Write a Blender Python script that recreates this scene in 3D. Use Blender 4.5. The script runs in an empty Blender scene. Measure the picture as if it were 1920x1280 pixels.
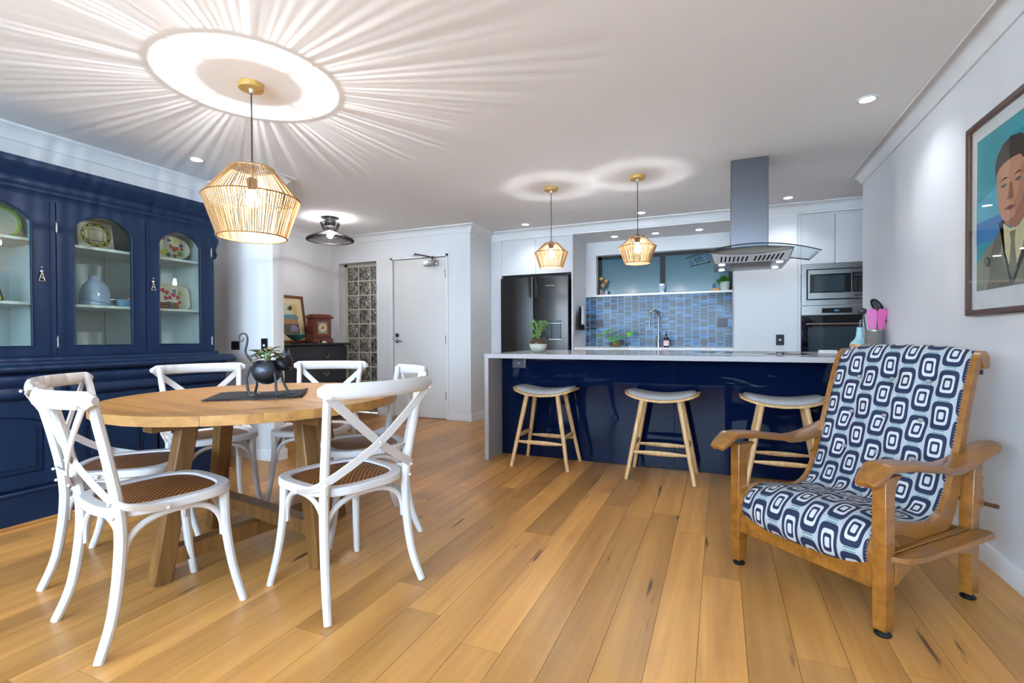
import bpy, math, random
from mathutils import Vector, Matrix
random.seed(7)
S = bpy.context.scene
COL = S.collection
# ------------------------------------------------------------------ camera, world, exposure
cam = bpy.data.cameras.new('camera')
cam.sensor_width = 36.0
cam.lens = 36.0 * 917 / 1920
cam.clip_start = 0.02
camo = bpy.data.objects.new('camera', cam)
COL.objects.link(camo)
camo.matrix_world = Matrix(((0.9202296, 0.000429, 0.3913787, 0.0),
                            (0.3913505, 0.0110381, -0.9201755, 0.0),
                            (-0.0047148, 0.999939, 0.0099897, 1.05),
                            (0, 0, 0, 1)))
S.camera = camo
w = bpy.data.worlds.new('world')
S.world = w
w.use_nodes = True
w.node_tree.nodes['Background'].inputs[0].default_value = (0.56, 0.78, 1.0, 1)
w.node_tree.nodes['Background'].inputs[1].default_value = 27.0
S.view_settings.view_transform = 'Standard'
S.view_settings.look = 'None'
S.view_settings.gamma = 1.0
S.view_settings.use_curve_mapping = False
S.view_settings.exposure = 0.10
S.cycles.use_denoising = True
S.cycles.max_bounces = 8
S.cycles.glossy_bounces = 3
S.cycles.use_adaptive_sampling = True
S.cycles.adaptive_threshold = 0.035
S.cycles.adaptive_min_samples = 16
S.cycles.diffuse_bounces = 4
S.cycles.transparent_max_bounces = 14
S.cycles.caustics_reflective = False
S.cycles.caustics_refractive = False
S.cycles.sample_clamp_indirect = 6.0
P_BIG, P_SMALL, P_ENTRY, P_DOWN = 40.0, 10.0, 13.0, 23.0
WARM = (0.93, 0.95, 1.0)
COOL = (0.86, 0.93, 1.0)
PI = math.pi
CEIL = 2.44

# ------------------------------------------------------------------ materials
def lin(h):
    if isinstance(h, str):
        h = h.lstrip('#')
        c = [int(h[i:i+2], 16) / 255 for i in (0, 2, 4)]
    else:
        c = h
    return tuple((q / 12.92 if q <= 0.04045 else ((q + 0.055) / 1.055) ** 2.4) for q in c) + (1.0,)

MATS = {}
def pmat(name, color, rough=0.5, metal=0.0, var=0.06, vscale=8.0, bump=0.0, bscale=60.0, coat=0.0, spec=0.5, emis=None, estr=0.0, stretch=(1, 1, 1), trans=0.0):
    m = bpy.data.materials.new(name)
    m.use_nodes = True
    nt = m.node_tree
    N, L = nt.nodes, nt.links
    b = N['Principled BSDF']
    c = lin(color)
    b.inputs['Roughness'].default_value = rough
    b.inputs['Metallic'].default_value = metal
    b.inputs['Specular IOR Level'].default_value = spec
    b.inputs['Coat Weight'].default_value = coat
    b.inputs['Coat Roughness'].default_value = 0.05
    b.inputs['Transmission Weight'].default_value = trans
    tc = N.new('ShaderNodeTexCoord')
    mp = N.new('ShaderNodeMapping')
    mp.inputs['Scale'].default_value = stretch
    L.new(tc.outputs['Object'], mp.inputs['Vector'])
    nz = N.new('ShaderNodeTexNoise')
    nz.inputs['Scale'].default_value = vscale
    nz.inputs['Detail'].default_value = 2
    L.new(mp.outputs['Vector'], nz.inputs['Vector'])
    mr = N.new('ShaderNodeMapRange')
    mr.inputs['To Min'].default_value = 1 - var
    mr.inputs['To Max'].default_value = 1 + var
    L.new(nz.outputs['Fac'], mr.inputs['Value'])
    mx = N.new('ShaderNodeMix')
    mx.data_type = 'RGBA'
    mx.blend_type = 'MULTIPLY'
    mx.inputs['Factor'].default_value = 1.0
    mx.inputs[6].default_value = c
    L.new(mr.outputs['Result'], mx.inputs[7])
    L.new(mx.outputs[2], b.inputs['Base Color'])
    if bump:
        n2 = N.new('ShaderNodeTexNoise')
        n2.inputs['Scale'].default_value = bscale
        n2.inputs['Detail'].default_value = 3
        L.new(mp.outputs['Vector'], n2.inputs['Vector'])
        bp = N.new('ShaderNodeBump')
        bp.inputs['Strength'].default_value = bump
        bp.inputs['Distance'].default_value = 0.01
        L.new(n2.outputs['Fac'], bp.inputs['Height'])
        L.new(bp.outputs['Normal'], b.inputs['Normal'])
    if emis:
        b.inputs['Emission Color'].default_value = lin(emis)
        b.inputs['Emission Strength'].default_value = estr
    MATS[name] = m
    return m

def emat(name, color, strength):
    m = bpy.data.materials.new(name)
    m.use_nodes = True
    nt = m.node_tree
    nt.nodes.remove(nt.nodes['Principled BSDF'])
    e = nt.nodes.new('ShaderNodeEmission')
    e.inputs[0].default_value = lin(color)
    e.inputs[1].default_value = strength
    nt.links.new(e.outputs[0], nt.nodes['Material Output'].inputs[0])
    MATS[name] = m
    return m

def glassmat(name, tint='#ffffff', ior=1.45, glow=None, gstr=0.0, rough=0.0, gloss_mul=1.0):
    """thin clear glass: transparent + fresnel gloss (lets lamp light through)"""
    m = bpy.data.materials.new(name)
    m.use_nodes = True
    nt = m.node_tree
    N, L = nt.nodes, nt.links
    N.remove(N['Principled BSDF'])
    t = N.new('ShaderNodeBsdfTransparent')
    t.inputs[0].default_value = lin(tint)
    g = N.new('ShaderNodeBsdfGlossy')
    g.inputs['Roughness'].default_value = rough
    fr = N.new('ShaderNodeFresnel')
    fr.inputs['IOR'].default_value = ior
    mu = N.new('ShaderNodeMath')
    mu.operation = 'MULTIPLY'
    mu.use_clamp = True
    mu.inputs[1].default_value = gloss_mul
    geo = N.new('ShaderNodeNewGeometry')
    inv = N.new('ShaderNodeMath'); inv.operation = 'SUBTRACT'; inv.inputs[0].default_value = 1.0
    L.new(geo.outputs['Backfacing'], inv.inputs[1])
    m0 = N.new('ShaderNodeMath'); m0.operation = 'MULTIPLY'
    L.new(fr.outputs[0], m0.inputs[0]); L.new(inv.outputs[0], m0.inputs[1])
    L.new(m0.outputs[0], mu.inputs[0])
    mx = N.new('ShaderNodeMixShader')
    L.new(mu.outputs[0], mx.inputs[0])
    L.new(t.outputs[0], mx.inputs[1])
    L.new(g.outputs[0], mx.inputs[2])
    out = mx.outputs[0]
    if glow:
        e = N.new('ShaderNodeEmission')
        e.inputs[0].default_value = lin(glow)
        e.inputs[1].default_value = gstr
        ad = N.new('ShaderNodeAddShader')
        L.new(out, ad.inputs[0])
        L.new(e.outputs[0], ad.inputs[1])
        out = ad.outputs[0]
    L.new(out, N['Material Output'].inputs[0])
    MATS[name] = m
    return m

def woodmat(name, dark, light, rough=0.4, axis='Y', scale=1.0, var=0.25, spots=False, coat=0.0):
    """grain stretched along an axis, tone varies from piece to piece"""
    m = bpy.data.materials.new(name)
    m.use_nodes = True
    nt = m.node_tree
    N, L = nt.nodes, nt.links
    b = N['Principled BSDF']
    b.inputs['Roughness'].default_value = rough
    b.inputs['Coat Weight'].default_value = coat
    b.inputs['Coat Roughness'].default_value = 0.15
    geo = N.new('ShaderNodeTexCoord')
    oi = N.new('ShaderNodeObjectInfo')
    add = N.new('ShaderNodeVectorMath')
    add.operation = 'ADD'
    sc = N.new('ShaderNodeVectorMath')
    sc.operation = 'SCALE'
    sc.inputs[0].default_value = (13.1, 7.7, 3.3)
    L.new(oi.outputs['Random'], sc.inputs['Scale'])
    L.new(geo.outputs['Object'], add.inputs[0])
    L.new(sc.outputs[0], add.inputs[1])
    mp = N.new('ShaderNodeMapping')
    st = {'X': (0.06, 1, 1), 'Y': (1, 0.06, 1), 'Z': (1, 1, 0.06)}[axis]
    mp.inputs['Scale'].default_value = tuple(q * 22 * scale for q in st)
    L.new(add.outputs[0], mp.inputs['Vector'])
    n1 = N.new('ShaderNodeTexNoise')
    n1.inputs['Scale'].default_value = 1.0
    n1.inputs['Detail'].default_value = 4
    n1.inputs['Roughness'].default_value = 0.62
    n1.inputs['Distortion'].default_value = 0.4
    L.new(mp.outputs[0], n1.inputs['Vector'])
    cr = N.new('ShaderNodeValToRGB')
    cr.color_ramp.elements[0].position = 0.28
    cr.color_ramp.elements[0].color = lin(dark)
    cr.color_ramp.elements[1].position = 0.72
    cr.color_ramp.elements[1].color = lin(light)
    L.new(n1.outputs['Fac'], cr.inputs[0])
    mr = N.new('ShaderNodeMapRange')
    mr.inputs['To Min'].default_value = 1 - var
    mr.inputs['To Max'].default_value = 1 + var
    L.new(oi.outputs['Random'], mr.inputs['Value'])
    mx = N.new('ShaderNodeMix')
    mx.data_type = 'RGBA'
    mx.blend_type = 'MULTIPLY'
    mx.inputs['Factor'].default_value = 1.0
    L.new(cr.outputs[0], mx.inputs[6])
    L.new(mr.outputs[0], mx.inputs[7])
    out = mx.outputs[2]
    if spots:
        mp2 = N.new('ShaderNodeMapping')
        mp2.inputs['Scale'].default_value = tuple(q * 30 for q in {'X': (0.1, 1, 1), 'Y': (1, 0.1, 1), 'Z': (1, 1, 0.1)}[axis])
        L.new(add.outputs[0], mp2.inputs['Vector'])
        n2 = N.new('ShaderNodeTexNoise')
        n2.inputs['Scale'].default_value = 0.7
        n2.inputs['Detail'].default_value = 2
        L.new(mp2.outputs[0], n2.inputs['Vector'])
        c2 = N.new('ShaderNodeValToRGB')
        c2.color_ramp.elements[0].position = 0.70
        c2.color_ramp.elements[0].color = (0, 0, 0, 1)
        c2.color_ramp.elements[1].position = 0.76
        c2.color_ramp.elements[1].color = (1, 1, 1, 1)
        L.new(n2.outputs['Fac'], c2.inputs[0])
        m2 = N.new('ShaderNodeMix')
        m2.data_type = 'RGBA'
        m2.inputs[7].default_value = lin('#4a2c14')
        L.new(c2.outputs[0], m2.inputs[0])
        L.new(out, m2.inputs[6])
        out = m2.outputs[2]
    L.new(out, b.inputs['Base Color'])
    bp = N.new('ShaderNodeBump')
    bp.inputs['Strength'].default_value = 0.12
    bp.inputs['Distance'].default_value = 0.003
    L.new(n1.outputs['Fac'], bp.inputs['Height'])
    L.new(bp.outputs[0], b.inputs['Normal'])
    MATS[name] = m
    return m

WALL = pmat('wall_paint', '#e0e1e3', 0.75, var=0.015, vscale=2, bump=0.03, bscale=250)
REARM = pmat('rear_wall_slate', '#34373c', 0.7, var=0.03)
CEILM = pmat('ceiling_paint', '#f4f4f4', 0.85, var=0.01, vscale=2)
TRIMW = pmat('trim_white', '#e4e5e6', 0.45, var=0.01)
DOORM = pmat('door_white', '#dcd9d6', 0.42, var=0.015)
CABW = pmat('cabinet_white', '#d8d8da', 0.35, var=0.01)
GLOSSW = pmat('gloss_white_panel', '#e6e9ec', 0.12, var=0.01)
NAVY = pmat('navy_paint', '#0a2342', 0.48, var=0.12, vscale=14, bump=0.06, bscale=40, stretch=(1, 1, 0.25), spec=0.32)
NAVYG = pmat('navy_gloss', '#04122e', 0.02, var=0.03, coat=0.0, spec=0.16)
CREAM = pmat('hutch_interior', '#e2e8ea', 0.6, var=0.03)
STONE = pmat('grey_stone', '#b4b1b4', 0.14, var=0.05, vscale=160)
STONEW = pmat('white_stone', '#e4e2e0', 0.2, var=0.03, vscale=150)
STEEL = pmat('brushed_steel', '#9b9a98', 0.28, 1.0, var=0.08, vscale=30, stretch=(0.05, 1, 1))
STEELL = pmat('lit_steel', '#d4d6d8', 0.35, 0.6, var=0.03)  # paler steel: brightness of the hood's slanted band put into its colour
STEELD = pmat('dark_steel', '#6e6e73', 0.25, 0.9, var=0.05)
CHROME = pmat('chrome', '#cfcfd2', 0.12, 1.0, var=0.02)
FRIDGE = pmat('black_steel', '#383533', 0.24, 0.9, var=0.05, vscale=20, stretch=(1, 1, 0.05))
BLACK = pmat('black_plastic', '#0e0e11', 0.45, var=0.05, spec=0.3)
BGLASS = pmat('black_glass', '#0b0d10', 0.04, var=0.02, coat=0.5)
OVENG = pmat('oven_glass', '#2b3a42', 0.06, var=0.03, coat=0.5)
CHARC = pmat('charcoal_plate', '#2a2b33', 0.4, var=0.03)
WHITEC = pmat('chair_white', '#d9d8da', 0.38, var=0.025, vscale=20)
GREYPAD = pmat('grey_pad', '#979494', 0.7, var=0.05, vscale=60, bump=0.1, bscale=400)
DARKCHEST = pmat('chest_black', '#17171a', 0.4, var=0.08)
TEALWIN = pmat('frosted_teal_glass', '#36626f', 0.16, var=0.08, vscale=1.2, spec=0.6)
GROUT = pmat('cream_mortar', '#cbc6b4', 0.7, var=0.03)
TGROUT = pmat('white_grout', '#c6d0da', 0.7, var=0.02)
PLATEW = pmat('ceramic_cream', '#e6e0cf', 0.25, var=0.03)
GREEN = pmat('leaf_green', '#4e9a2c', 0.4, var=0.35, vscale=25)
GREEND = pmat('leaf_dark', '#3d5a2c', 0.4, var=0.45, vscale=40)
STEM = pmat('stem_green', '#6a8a3a', 0.5, var=0.2)
SOIL = pmat('soil', '#4a2f18', 0.9, var=0.4, vscale=60, bump=0.5)
PEBBLE = pmat('white_pebble', '#d9d6c4', 0.7, var=0.25, vscale=90, bump=0.6, bscale=90)
CORK = pmat('cork', '#c08a4c', 0.8, var=0.2, vscale=90)
STRING = pmat('natural_cord', '#97764c', 0.8, var=0.35, vscale=40)
HOOP = pmat('cord_hoop', '#8a6236', 0.7, var=0.2)
CORD = pmat('dark_cord', '#2b1c1c', 0.6)
IRON = pmat('dark_iron', '#3c3f47', 0.32, 0.75, var=0.3, vscale=40, bump=0.2, bscale=60)
WIRE = pmat('black_wire', '#1e1916', 0.4, 0.3)
PINK = pmat('pink_silicone', '#e07ab4', 0.5)
PINK2 = pmat('rose_silicone', '#d9629f', 0.5)
SLATEG = pmat('slate_silicone', '#4c5a5c', 0.5)
RUNNER = pmat('black_runner', '#1c1c20', 0.9, var=0.3, vscale=200, bump=0.6, bscale=300)
OAK = woodmat('pale_oak', '#b98a52', '#dcb98a', 0.45, 'Z', 1.6, 0.06)
TABLEW = woodmat('table_oak', '#8f6230', '#c08f50', 0.35, 'X', 0.8, 0.05)
TLEG = woodmat('table_leg_oak', '#57391a', '#8a5e2c', 0.5, 'Z', 0.9, 0.12)
ARMW = woodmat('chair_oak', '#6d4012', '#9d6524', 0.3, 'Y', 1.2, 0.06, coat=0.3)
CANOPY = woodmat('canopy_wood', '#b08a3c', '#d8ae5e', 0.4, 'X', 1.5, 0.05)
FLOORW = woodmat('floor_board', '#9d6a36', '#c9914e', 0.32, 'Y', 0.55, 0.26, spots=True)
MAHOG = woodmat('red_mahogany', '#4e1c0c', '#8a3c1c', 0.3, 'Z', 1.4, 0.05, coat=0.4)
FRAMEW = woodmat('dark_frame', '#3a1f12', '#5c3622', 0.35, 'Z', 1.4, 0.05)
PANE = glassmat('clear_pane', '#f2f8f6', 1.5, gloss_mul=1.6)
CLEAR = glassmat('clear_glass', '#f4f8f8', 1.35)
HOODG = glassmat('hood_glass', '#eef6f8', 1.45)
PICG = glassmat('picture_glass', '#ffffff', 1.4)
BULB = glassmat('lit_bulb', '#ffffff', 1.3, '#fffaf2', 60.0)
LED = emat('led_lens', '#f4f8ff', 30.0)
DISP = emat('oven_display', '#5fb0e8', 1.6)
for m_ in (BULB, LED, DISP): m_.cycles.emission_sampling = 'NONE'

# cane seat (woven bumps)
def cane():
    m = pmat('woven_cane', '#7c451b', 0.55, var=0.3, vscale=60)
    nt = m.node_tree
    N, L = nt.nodes, nt.links
    b = N['Principled BSDF']
    tc = N.new('ShaderNodeTexCoord')
    w1 = N.new('ShaderNodeTexWave'); w1.bands_direction = 'DIAGONAL'
    w1.inputs['Scale'].default_value = 30
    mp = N.new('ShaderNodeMapping'); mp.inputs['Rotation'].default_value = (0, 0, PI / 2)
    w2 = N.new('ShaderNodeTexWave'); w2.bands_direction = 'DIAGONAL'
    w2.inputs['Scale'].default_value = 30
    L.new(tc.outputs['Object'], w1.inputs['Vector'])
    L.new(tc.outputs['Object'], mp.inputs['Vector'])
    L.new(mp.outputs[0], w2.inputs['Vector'])
    mul = N.new('ShaderNodeMath'); mul.operation = 'MULTIPLY'
    L.new(w1.outputs['Fac'], mul.inputs[0]); L.new(w2.outputs['Fac'], mul.inputs[1])
    cr = N.new('ShaderNodeValToRGB')
    cr.color_ramp.elements[0].position = 0.12; cr.color_ramp.elements[0].color = lin('#4c250a')
    cr.color_ramp.elements[1].position = 0.75; cr.color_ramp.elements[1].color = lin('#b57730')
    L.new(mul.outputs[0], cr.inputs[0])
    L.new(cr.outputs[0], b.inputs['Base Color'])
    bp = N.new('ShaderNodeBump'); bp.inputs['Strength'].default_value = 0.6; bp.inputs['Distance'].default_value = 0.004
    L.new(mul.outputs[0], bp.inputs['Height']); L.new(bp.outputs[0], b.inputs['Normal'])
    return m
CANE = cane()

def fabric():
    """rounded concentric rectangles in half-drop columns, on UVs measured in metres"""
    m = bpy.data.materials.new('retro_fabric')
    m.use_nodes = True
    nt = m.node_tree
    N, L = nt.nodes, nt.links
    b = N['Principled BSDF']
    b.inputs['Roughness'].default_value = 0.8
    uv = N.new('ShaderNodeTexCoord')
    sx = N.new('ShaderNodeSeparateXYZ')
    L.new(uv.outputs['UV'], sx.inputs[0])
    def M(op, a, bb=None, clamp=False):
        n = N.new('ShaderNodeMath'); n.operation = op; n.use_clamp = clamp
        for i, q in enumerate((a, bb)):
            if q is None: continue
            if isinstance(q, (int, float)): n.inputs[i].default_value = q
            else: L.new(q, n.inputs[i])
        return n.outputs[0]
    cu = M('DIVIDE', sx.outputs[0], 0.0745)
    col = M('FLOOR', cu)
    p = M('SUBTRACT', M('SUBTRACT', cu, col), 0.5)
    half = M('MULTIPLY', M('FLOORED_MODULO', col, 2.0), 0.5)
    cv = M('ADD', M('DIVIDE', sx.outputs[1], 0.138), half)
    q = M('SUBTRACT', M('SUBTRACT', cv, M('FLOOR', cv)), 0.5)
    ap, aq = M('ABSOLUTE', p), M('ABSOLUTE', q)
    d = M('POWER', M('ADD', M('POWER', M('DIVIDE', ap, 0.455), 5.0), M('POWER', M('DIVIDE', aq, 0.435), 5.0)), 0.2)
    cr = N.new('ShaderNodeValToRGB')
    cr.color_ramp.interpolation = 'CONSTANT'
    els = cr.color_ramp.elements
    navy, white, pale = lin('#101c3c'), lin('#c6c6c8'), lin('#a6abaf')
    els[0].position = 0.0; els[0].color = white
    els[1].position = 0.125; els[1].color = navy
    for pos, c in ((0.22, white), (0.325, navy), (0.5, pale)):
        e = els.new(pos); e.color = c
    L.new(M('MULTIPLY', d, 0.5), cr.inputs[0])
    # teal dashes in the gaps above and below each motif
    g1 = M('MULTIPLY', M('LESS_THAN', ap, 0.26), M('GREATER_THAN', aq, 0.445))
    g2 = M('LESS_THAN', aq, 0.478)
    mx = N.new('ShaderNodeMix'); mx.data_type = 'RGBA'
    mx.inputs[7].default_value = lin('#5d8088')
    L.new(M('MULTIPLY', g1, g2), mx.inputs[0])
    L.new(cr.outputs[0], mx.inputs[6])
    L.new(mx.outputs[2], b.inputs['Base Color'])
    nz = N.new('ShaderNodeTexNoise'); nz.inputs['Scale'].default_value = 900
    L.new(uv.outputs['UV'], nz.inputs['Vector'])
    bp = N.new('ShaderNodeBump'); bp.inputs['Strength'].default_value = 0.15; bp.inputs['Distance'].default_value = 0.002
    L.new(nz.outputs['Fac'], bp.inputs['Height']); L.new(bp.outputs[0], b.inputs['Normal'])
    return m
FABRIC = fabric()

def brickglass():
    m = pmat('glass_block', '#8f8e80', 0.06, var=0.5, vscale=14, spec=0.8, coat=0.4)
    nt = m.node_tree
    N, L = nt.nodes, nt.links
    b = N['Principled BSDF']
    b.inputs['Metallic'].default_value = 0.75
    oi = N.new('ShaderNodeObjectInfo')
    tc = N.new('ShaderNodeTexCoord')
    mp = N.new('ShaderNodeMapping'); mp.inputs['Scale'].default_value = (26, 26, 13)
    ad = N.new('ShaderNodeVectorMath'); ad.operation = 'ADD'
    L.new(tc.outputs['Object'], mp.inputs[0])
    L.new(mp.outputs[0], ad.inputs[0]); L.new(oi.outputs['Random'], ad.inputs[1])
    nz = N.new('ShaderNodeTexNoise'); nz.inputs['Scale'].default_value = 1.0; nz.inputs['Distortion'].default_value = 1.5
    L.new(ad.outputs[0], nz.inputs['Vector'])
    bp = N.new('ShaderNodeBump'); bp.inputs['Strength'].default_value = 1.0; bp.inputs['Distance'].default_value = 0.05
    L.new(nz.outputs['Fac'], bp.inputs['Height']); L.new(bp.outputs[0], b.inputs['Normal'])
    cr = N.new('ShaderNodeValToRGB')
    e0, e1 = cr.color_ramp.elements
    e0.position = 0.36; e0.color = lin('#4c4b42'); e1.position = 0.66; e1.color = lin('#d6d4c8')  # dark-to-bright ramp paints reflective sparkle into the block colour
    L.new(nz.outputs['Fac'], cr.inputs[0]); L.new(cr.outputs[0], b.inputs['Base Color'])
    return m
GBRICK = brickglass()

# ------------------------------------------------------------------ mesh helpers
class MB:
    def __init__(s): s.v, s.f, s.uv = [], [], None
    def add(s, vs, fs):
        n = len(s.v); s.v += [tuple(p) for p in vs]; s.f += [tuple(i + n for i in q) for q in fs]; return s
    def box(s, x0, x1, y0, y1, z0, z1):
        x0, x1 = sorted((x0, x1)); y0, y1 = sorted((y0, y1)); z0, z1 = sorted((z0, z1))
        return s.add([(x0,y0,z0),(x1,y0,z0),(x1,y1,z0),(x0,y1,z0),(x0,y0,z1),(x1,y0,z1),(x1,y1,z1),(x0,y1,z1)],
                     [(0,3,2,1),(4,5,6,7),(0,1,5,4),(1,2,6,5),(2,3,7,6),(3,0,4,7)])
    def tube(s, pts, r, n=8, up=None, ry=None, cap=True):
        pts = [Vector(p) for p in pts]; m = len(pts)
        rs = r if isinstance(r, (list, tuple)) else [r] * m
        rys = rs if ry is None else (ry if isinstance(ry, (list, tuple)) else [ry] * m)
        tan = []
        for i in range(m):
            t = pts[min(i + 1, m - 1)] - pts[max(i - 1, 0)]
            tan.append(t.normalized() if t.length > 1e-9 else Vector((0, 0, 1)))
        u = Vector(up) if up else (Vector((0, 0, 1)) if abs(tan[0].z) < 0.9 else Vector((1, 0, 0)))
        vs = []
        for i in range(m):
            a = (u - tan[i] * u.dot(tan[i]))
            a = a.normalized() if a.length > 1e-6 else tan[i].orthogonal().normalized()
            if not up: u = a
            b = tan[i].cross(a)
            for k in range(n):
                q = 2 * PI * (k + (0.5 if n == 4 else 0)) / n
                kk = 1.41421 if n == 4 else 1
                vs.append(pts[i] + a * (math.cos(q) * rs[i] * kk) + b * (math.sin(q) * rys[i] * kk))
        fs = [(i*n+k, i*n+(k+1) % n, (i+1)*n+(k+1) % n, (i+1)*n+k) for i in range(m-1) for k in range(n)]
        if cap:
            fs.append(tuple(range(n-1, -1, -1))); fs.append(tuple((m-1)*n+k for k in range(n)))
        return s.add(vs, fs)
    def bar(s, a, b, w, t, up=(0, 0, 1)):
        """rectangular bar from a to b; t along up, w across"""
        return s.tube([a, b], t / 2, 4, up=up, ry=w / 2)
    def lathe(s, prof, n=24, c=(0, 0, 0), close=True):
        vs = [(c[0] + r*math.cos(2*PI*k/n), c[1] + r*math.sin(2*PI*k/n), c[2] + z) for r, z in prof for k in range(n)]
        m = len(prof)
        fs = [(i*n+k, i*n+(k+1) % n, (i+1)*n+(k+1) % n, (i+1)*n+k) for i in range(m-1) for k in range(n)]
        if close:
            fs.append(tuple(range(n-1, -1, -1))); fs.append(tuple((m-1)*n+k for k in range(n)))
        return s.add(vs, fs)
    def prism(s, poly, fn, t0, t1):
        n = len(poly)
        vs = [fn(a, b, t0) for a, b in poly] + [fn(a, b, t1) for a, b in poly]
        fs = [tuple(range(n-1, -1, -1)), tuple(range(n, 2*n))] + [(k, (k+1) % n, n+(k+1) % n, n+k) for k in range(n)]
        return s.add(vs, fs)
    def ring(s, outer, inner, fn, t0, t1):
        """flat frame between two outlines of equal count"""
        n = len(outer)
        vs = [fn(a, b, t0) for a, b in outer] + [fn(a, b, t0) for a, b in inner] + [fn(a, b, t1) for a, b in outer] + [fn(a, b, t1) for a, b in inner]
        fs = []
        for k in range(n):
            j = (k + 1) % n
            fs += [(k, n+k, n+j, j), (2*n+k, 2*n+j, 3*n+j, 3*n+k), (k, j, 2*n+j, 2*n+k), (n+k, 3*n+k, 3*n+j, n+j)]
        return s.add(vs, fs)
    def ball(s, c, r, n=10, sz=1.0):
        m = max(4, n // 2)
        prof = [(r * math.sin(PI * i / m) + 1e-5, -r * sz * math.cos(PI * i / m)) for i in range(m + 1)]
        return s.lathe(prof, n, c)
    def grid(s, fn, nu, nv):
        vs = [fn(i / nu, j / nv) for j in range(nv + 1) for i in range(nu + 1)]
        fs = [(j*(nu+1)+i, j*(nu+1)+i+1, (j+1)*(nu+1)+i+1, (j+1)*(nu+1)+i) for j in range(nv) for i in range(nu)]
        return s.add(vs, fs)

def mesh(name, mb, mat, smooth=35):
    me = bpy.data.meshes.new(name)
    me.from_pydata(mb.v, [], mb.f)
    import bmesh
    bm = bmesh.new(); bm.from_mesh(me)
    bmesh.ops.recalc_face_normals(bm, faces=bm.faces); bm.to_mesh(me); bm.free()
    me.update()
    if mat: me.materials.append(mat)
    if smooth:
        me.shade_smooth()
        me.set_sharp_from_angle(angle=math.radians(smooth))
    return me

def O(name, mb, mat, parent=None, bevel=0.0, smooth=35, seg=2, sub=0, loc=None):
    o = bpy.data.objects.new(name, mesh(name, mb, mat, smooth))
    COL.objects.link(o)
    if parent: o.parent = parent
    if loc: o.location = loc
    if bevel:
        md = o.modifiers.new('bevel', 'BEVEL'); md.width = bevel; md.segments = seg; md.limit_method = 'ANGLE'; md.angle_limit = math.radians(40)
    if sub:
        md = o.modifiers.new('sub', 'SUBSURF'); md.levels = sub; md.render_levels = sub
    return o

def E(name, loc=(0, 0, 0), rz=0.0, label=None, cat=None, group=None, parent=None):
    o = bpy.data.objects.new(name, None)
    o.empty_display_size = 0.05
    COL.objects.link(o)
    o.location = loc; o.rotation_euler = (0, 0, rz)
    if label: tag(o, label, cat, group)
    if parent: o.parent = parent
    return o

def tag(o, label, cat, group=None):
    o['label'] = label; o['category'] = cat
    if group: o['group'] = group
    return o

def struct(o):
    o['kind'] = 'structure'; return o

def copytree(o, parent=None):
    c = o.copy(); COL.objects.link(c); c.parent = parent
    for ch in list(o.children): copytree(ch, c)
    return c

def B(x0, x1, y0, y1, z0, z1): return MB().box(x0, x1, y0, y1, z0, z1)

def light(name, kind, loc, power, color=(1, 1, 1), size=0.01, rot=None, parent=None, spot=None, blend=0.4):
    l = bpy.data.lights.new(name, kind)
    l.energy = power; l.color = color
    if kind in ('POINT', 'SPOT'): l.shadow_soft_size = size
    if kind == 'SPOT':
        l.spot_size = math.radians(spot or 110); l.spot_blend = blend
    o = bpy.data.objects.new(name, l); COL.objects.link(o); o.location = loc
    if rot: o.rotation_euler = rot
    if parent: o.parent = parent
    return o

def bez(p, n=12):
    """smooth polyline through control points (Catmull-Rom)"""
    p = [Vector(q) for q in p]; out = []
    for i in range(len(p) - 1):
        a = p[max(i-1, 0)]; b = p[i]; c = p[i+1]; d = p[min(i+2, len(p)-1)]
        for k in range(n):
            t = k / n
            out.append(0.5*((2*b) + (c-a)*t + (2*a-5*b+4*c-d)*t*t + (3*b-a-3*c+d)*t**3))
    out.append(p[-1])
    return out
# ------------------------------------------------------------------ room shell
def wallobj(name, boxes, mat=None):
    mb = MB()
    for b in boxes: mb.box(*b)
    return struct(O(name, mb, mat or WALL, smooth=0))

floor = wallobj('floor', [(-5.2, 1.8, -3.2, 7.0, -0.12, -0.012)], FLOORW)
PW, g = 0.150, 0.0007
x = -5.02; k = 0
rf = random.Random(3)
while x < 1.12:
    x1 = min(x + PW, 1.128)
    y = -1.4 + rf.uniform(-1.6, 0.0)
    yend = 4.02 if x > -1.82 else (5.46 if x > -4.9 else 5.36)
    if x < -4.26: y = max(y, 3.14) if y > 3.14 else 3.14 - rf.uniform(0, 0)
    while y < yend:
        y1 = min(y + rf.choice((1.2, 1.5, 1.8, 1.8, 2.1)), yend)
        if yend - y1 < 0.25: y1 = yend
        if y1 > -1.0:
            O('floor_plank', B(x + g, x1 - g, y + g, y1 - g, -0.0119, 0.0), FLOORW, floor, smooth=0)
        y = y1
    x += PW

ceiling = wallobj('ceiling', [(-5.2, 1.8, -3.2, 7.0, CEIL, CEIL + 0.1)], CEILM)
soffit = wallobj('ceiling_soffit', [(-2.84, 1.6, 5.96, 6.9, 2.33, CEIL - 0.001)], CEILM)
wallobj('wall_left', [(-4.40, -4.25, -3.0, 3.02, 0, CEIL)])
wallobj('wall_hall', [(-5.15, -3.48, 3.02, 3.13, 0, CEIL)])
wallobj('wall_alcove', [(-5.15, -5.0, 3.13, 5.60, 0, CEIL)])
wallobj('wall_entry', [(-5.0, -4.92, 5.37, 5.60, 0, CEIL), (-4.92, -4.27, 5.37, 5.60, 2.08, CEIL), (-4.27, -4.005, 5.37, 5.60, 0, CEIL),
                       (-4.005, -3.185, 5.37, 5.60, 2.075, CEIL), (-3.185, -2.84, 5.37, 5.60, 0, CEIL), (-4.005, -3.185, 5.46, 5.60, 0, 2.075),
                       (-4.92, -4.27, 5.585, 5.60, 0, 2.08)])
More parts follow.
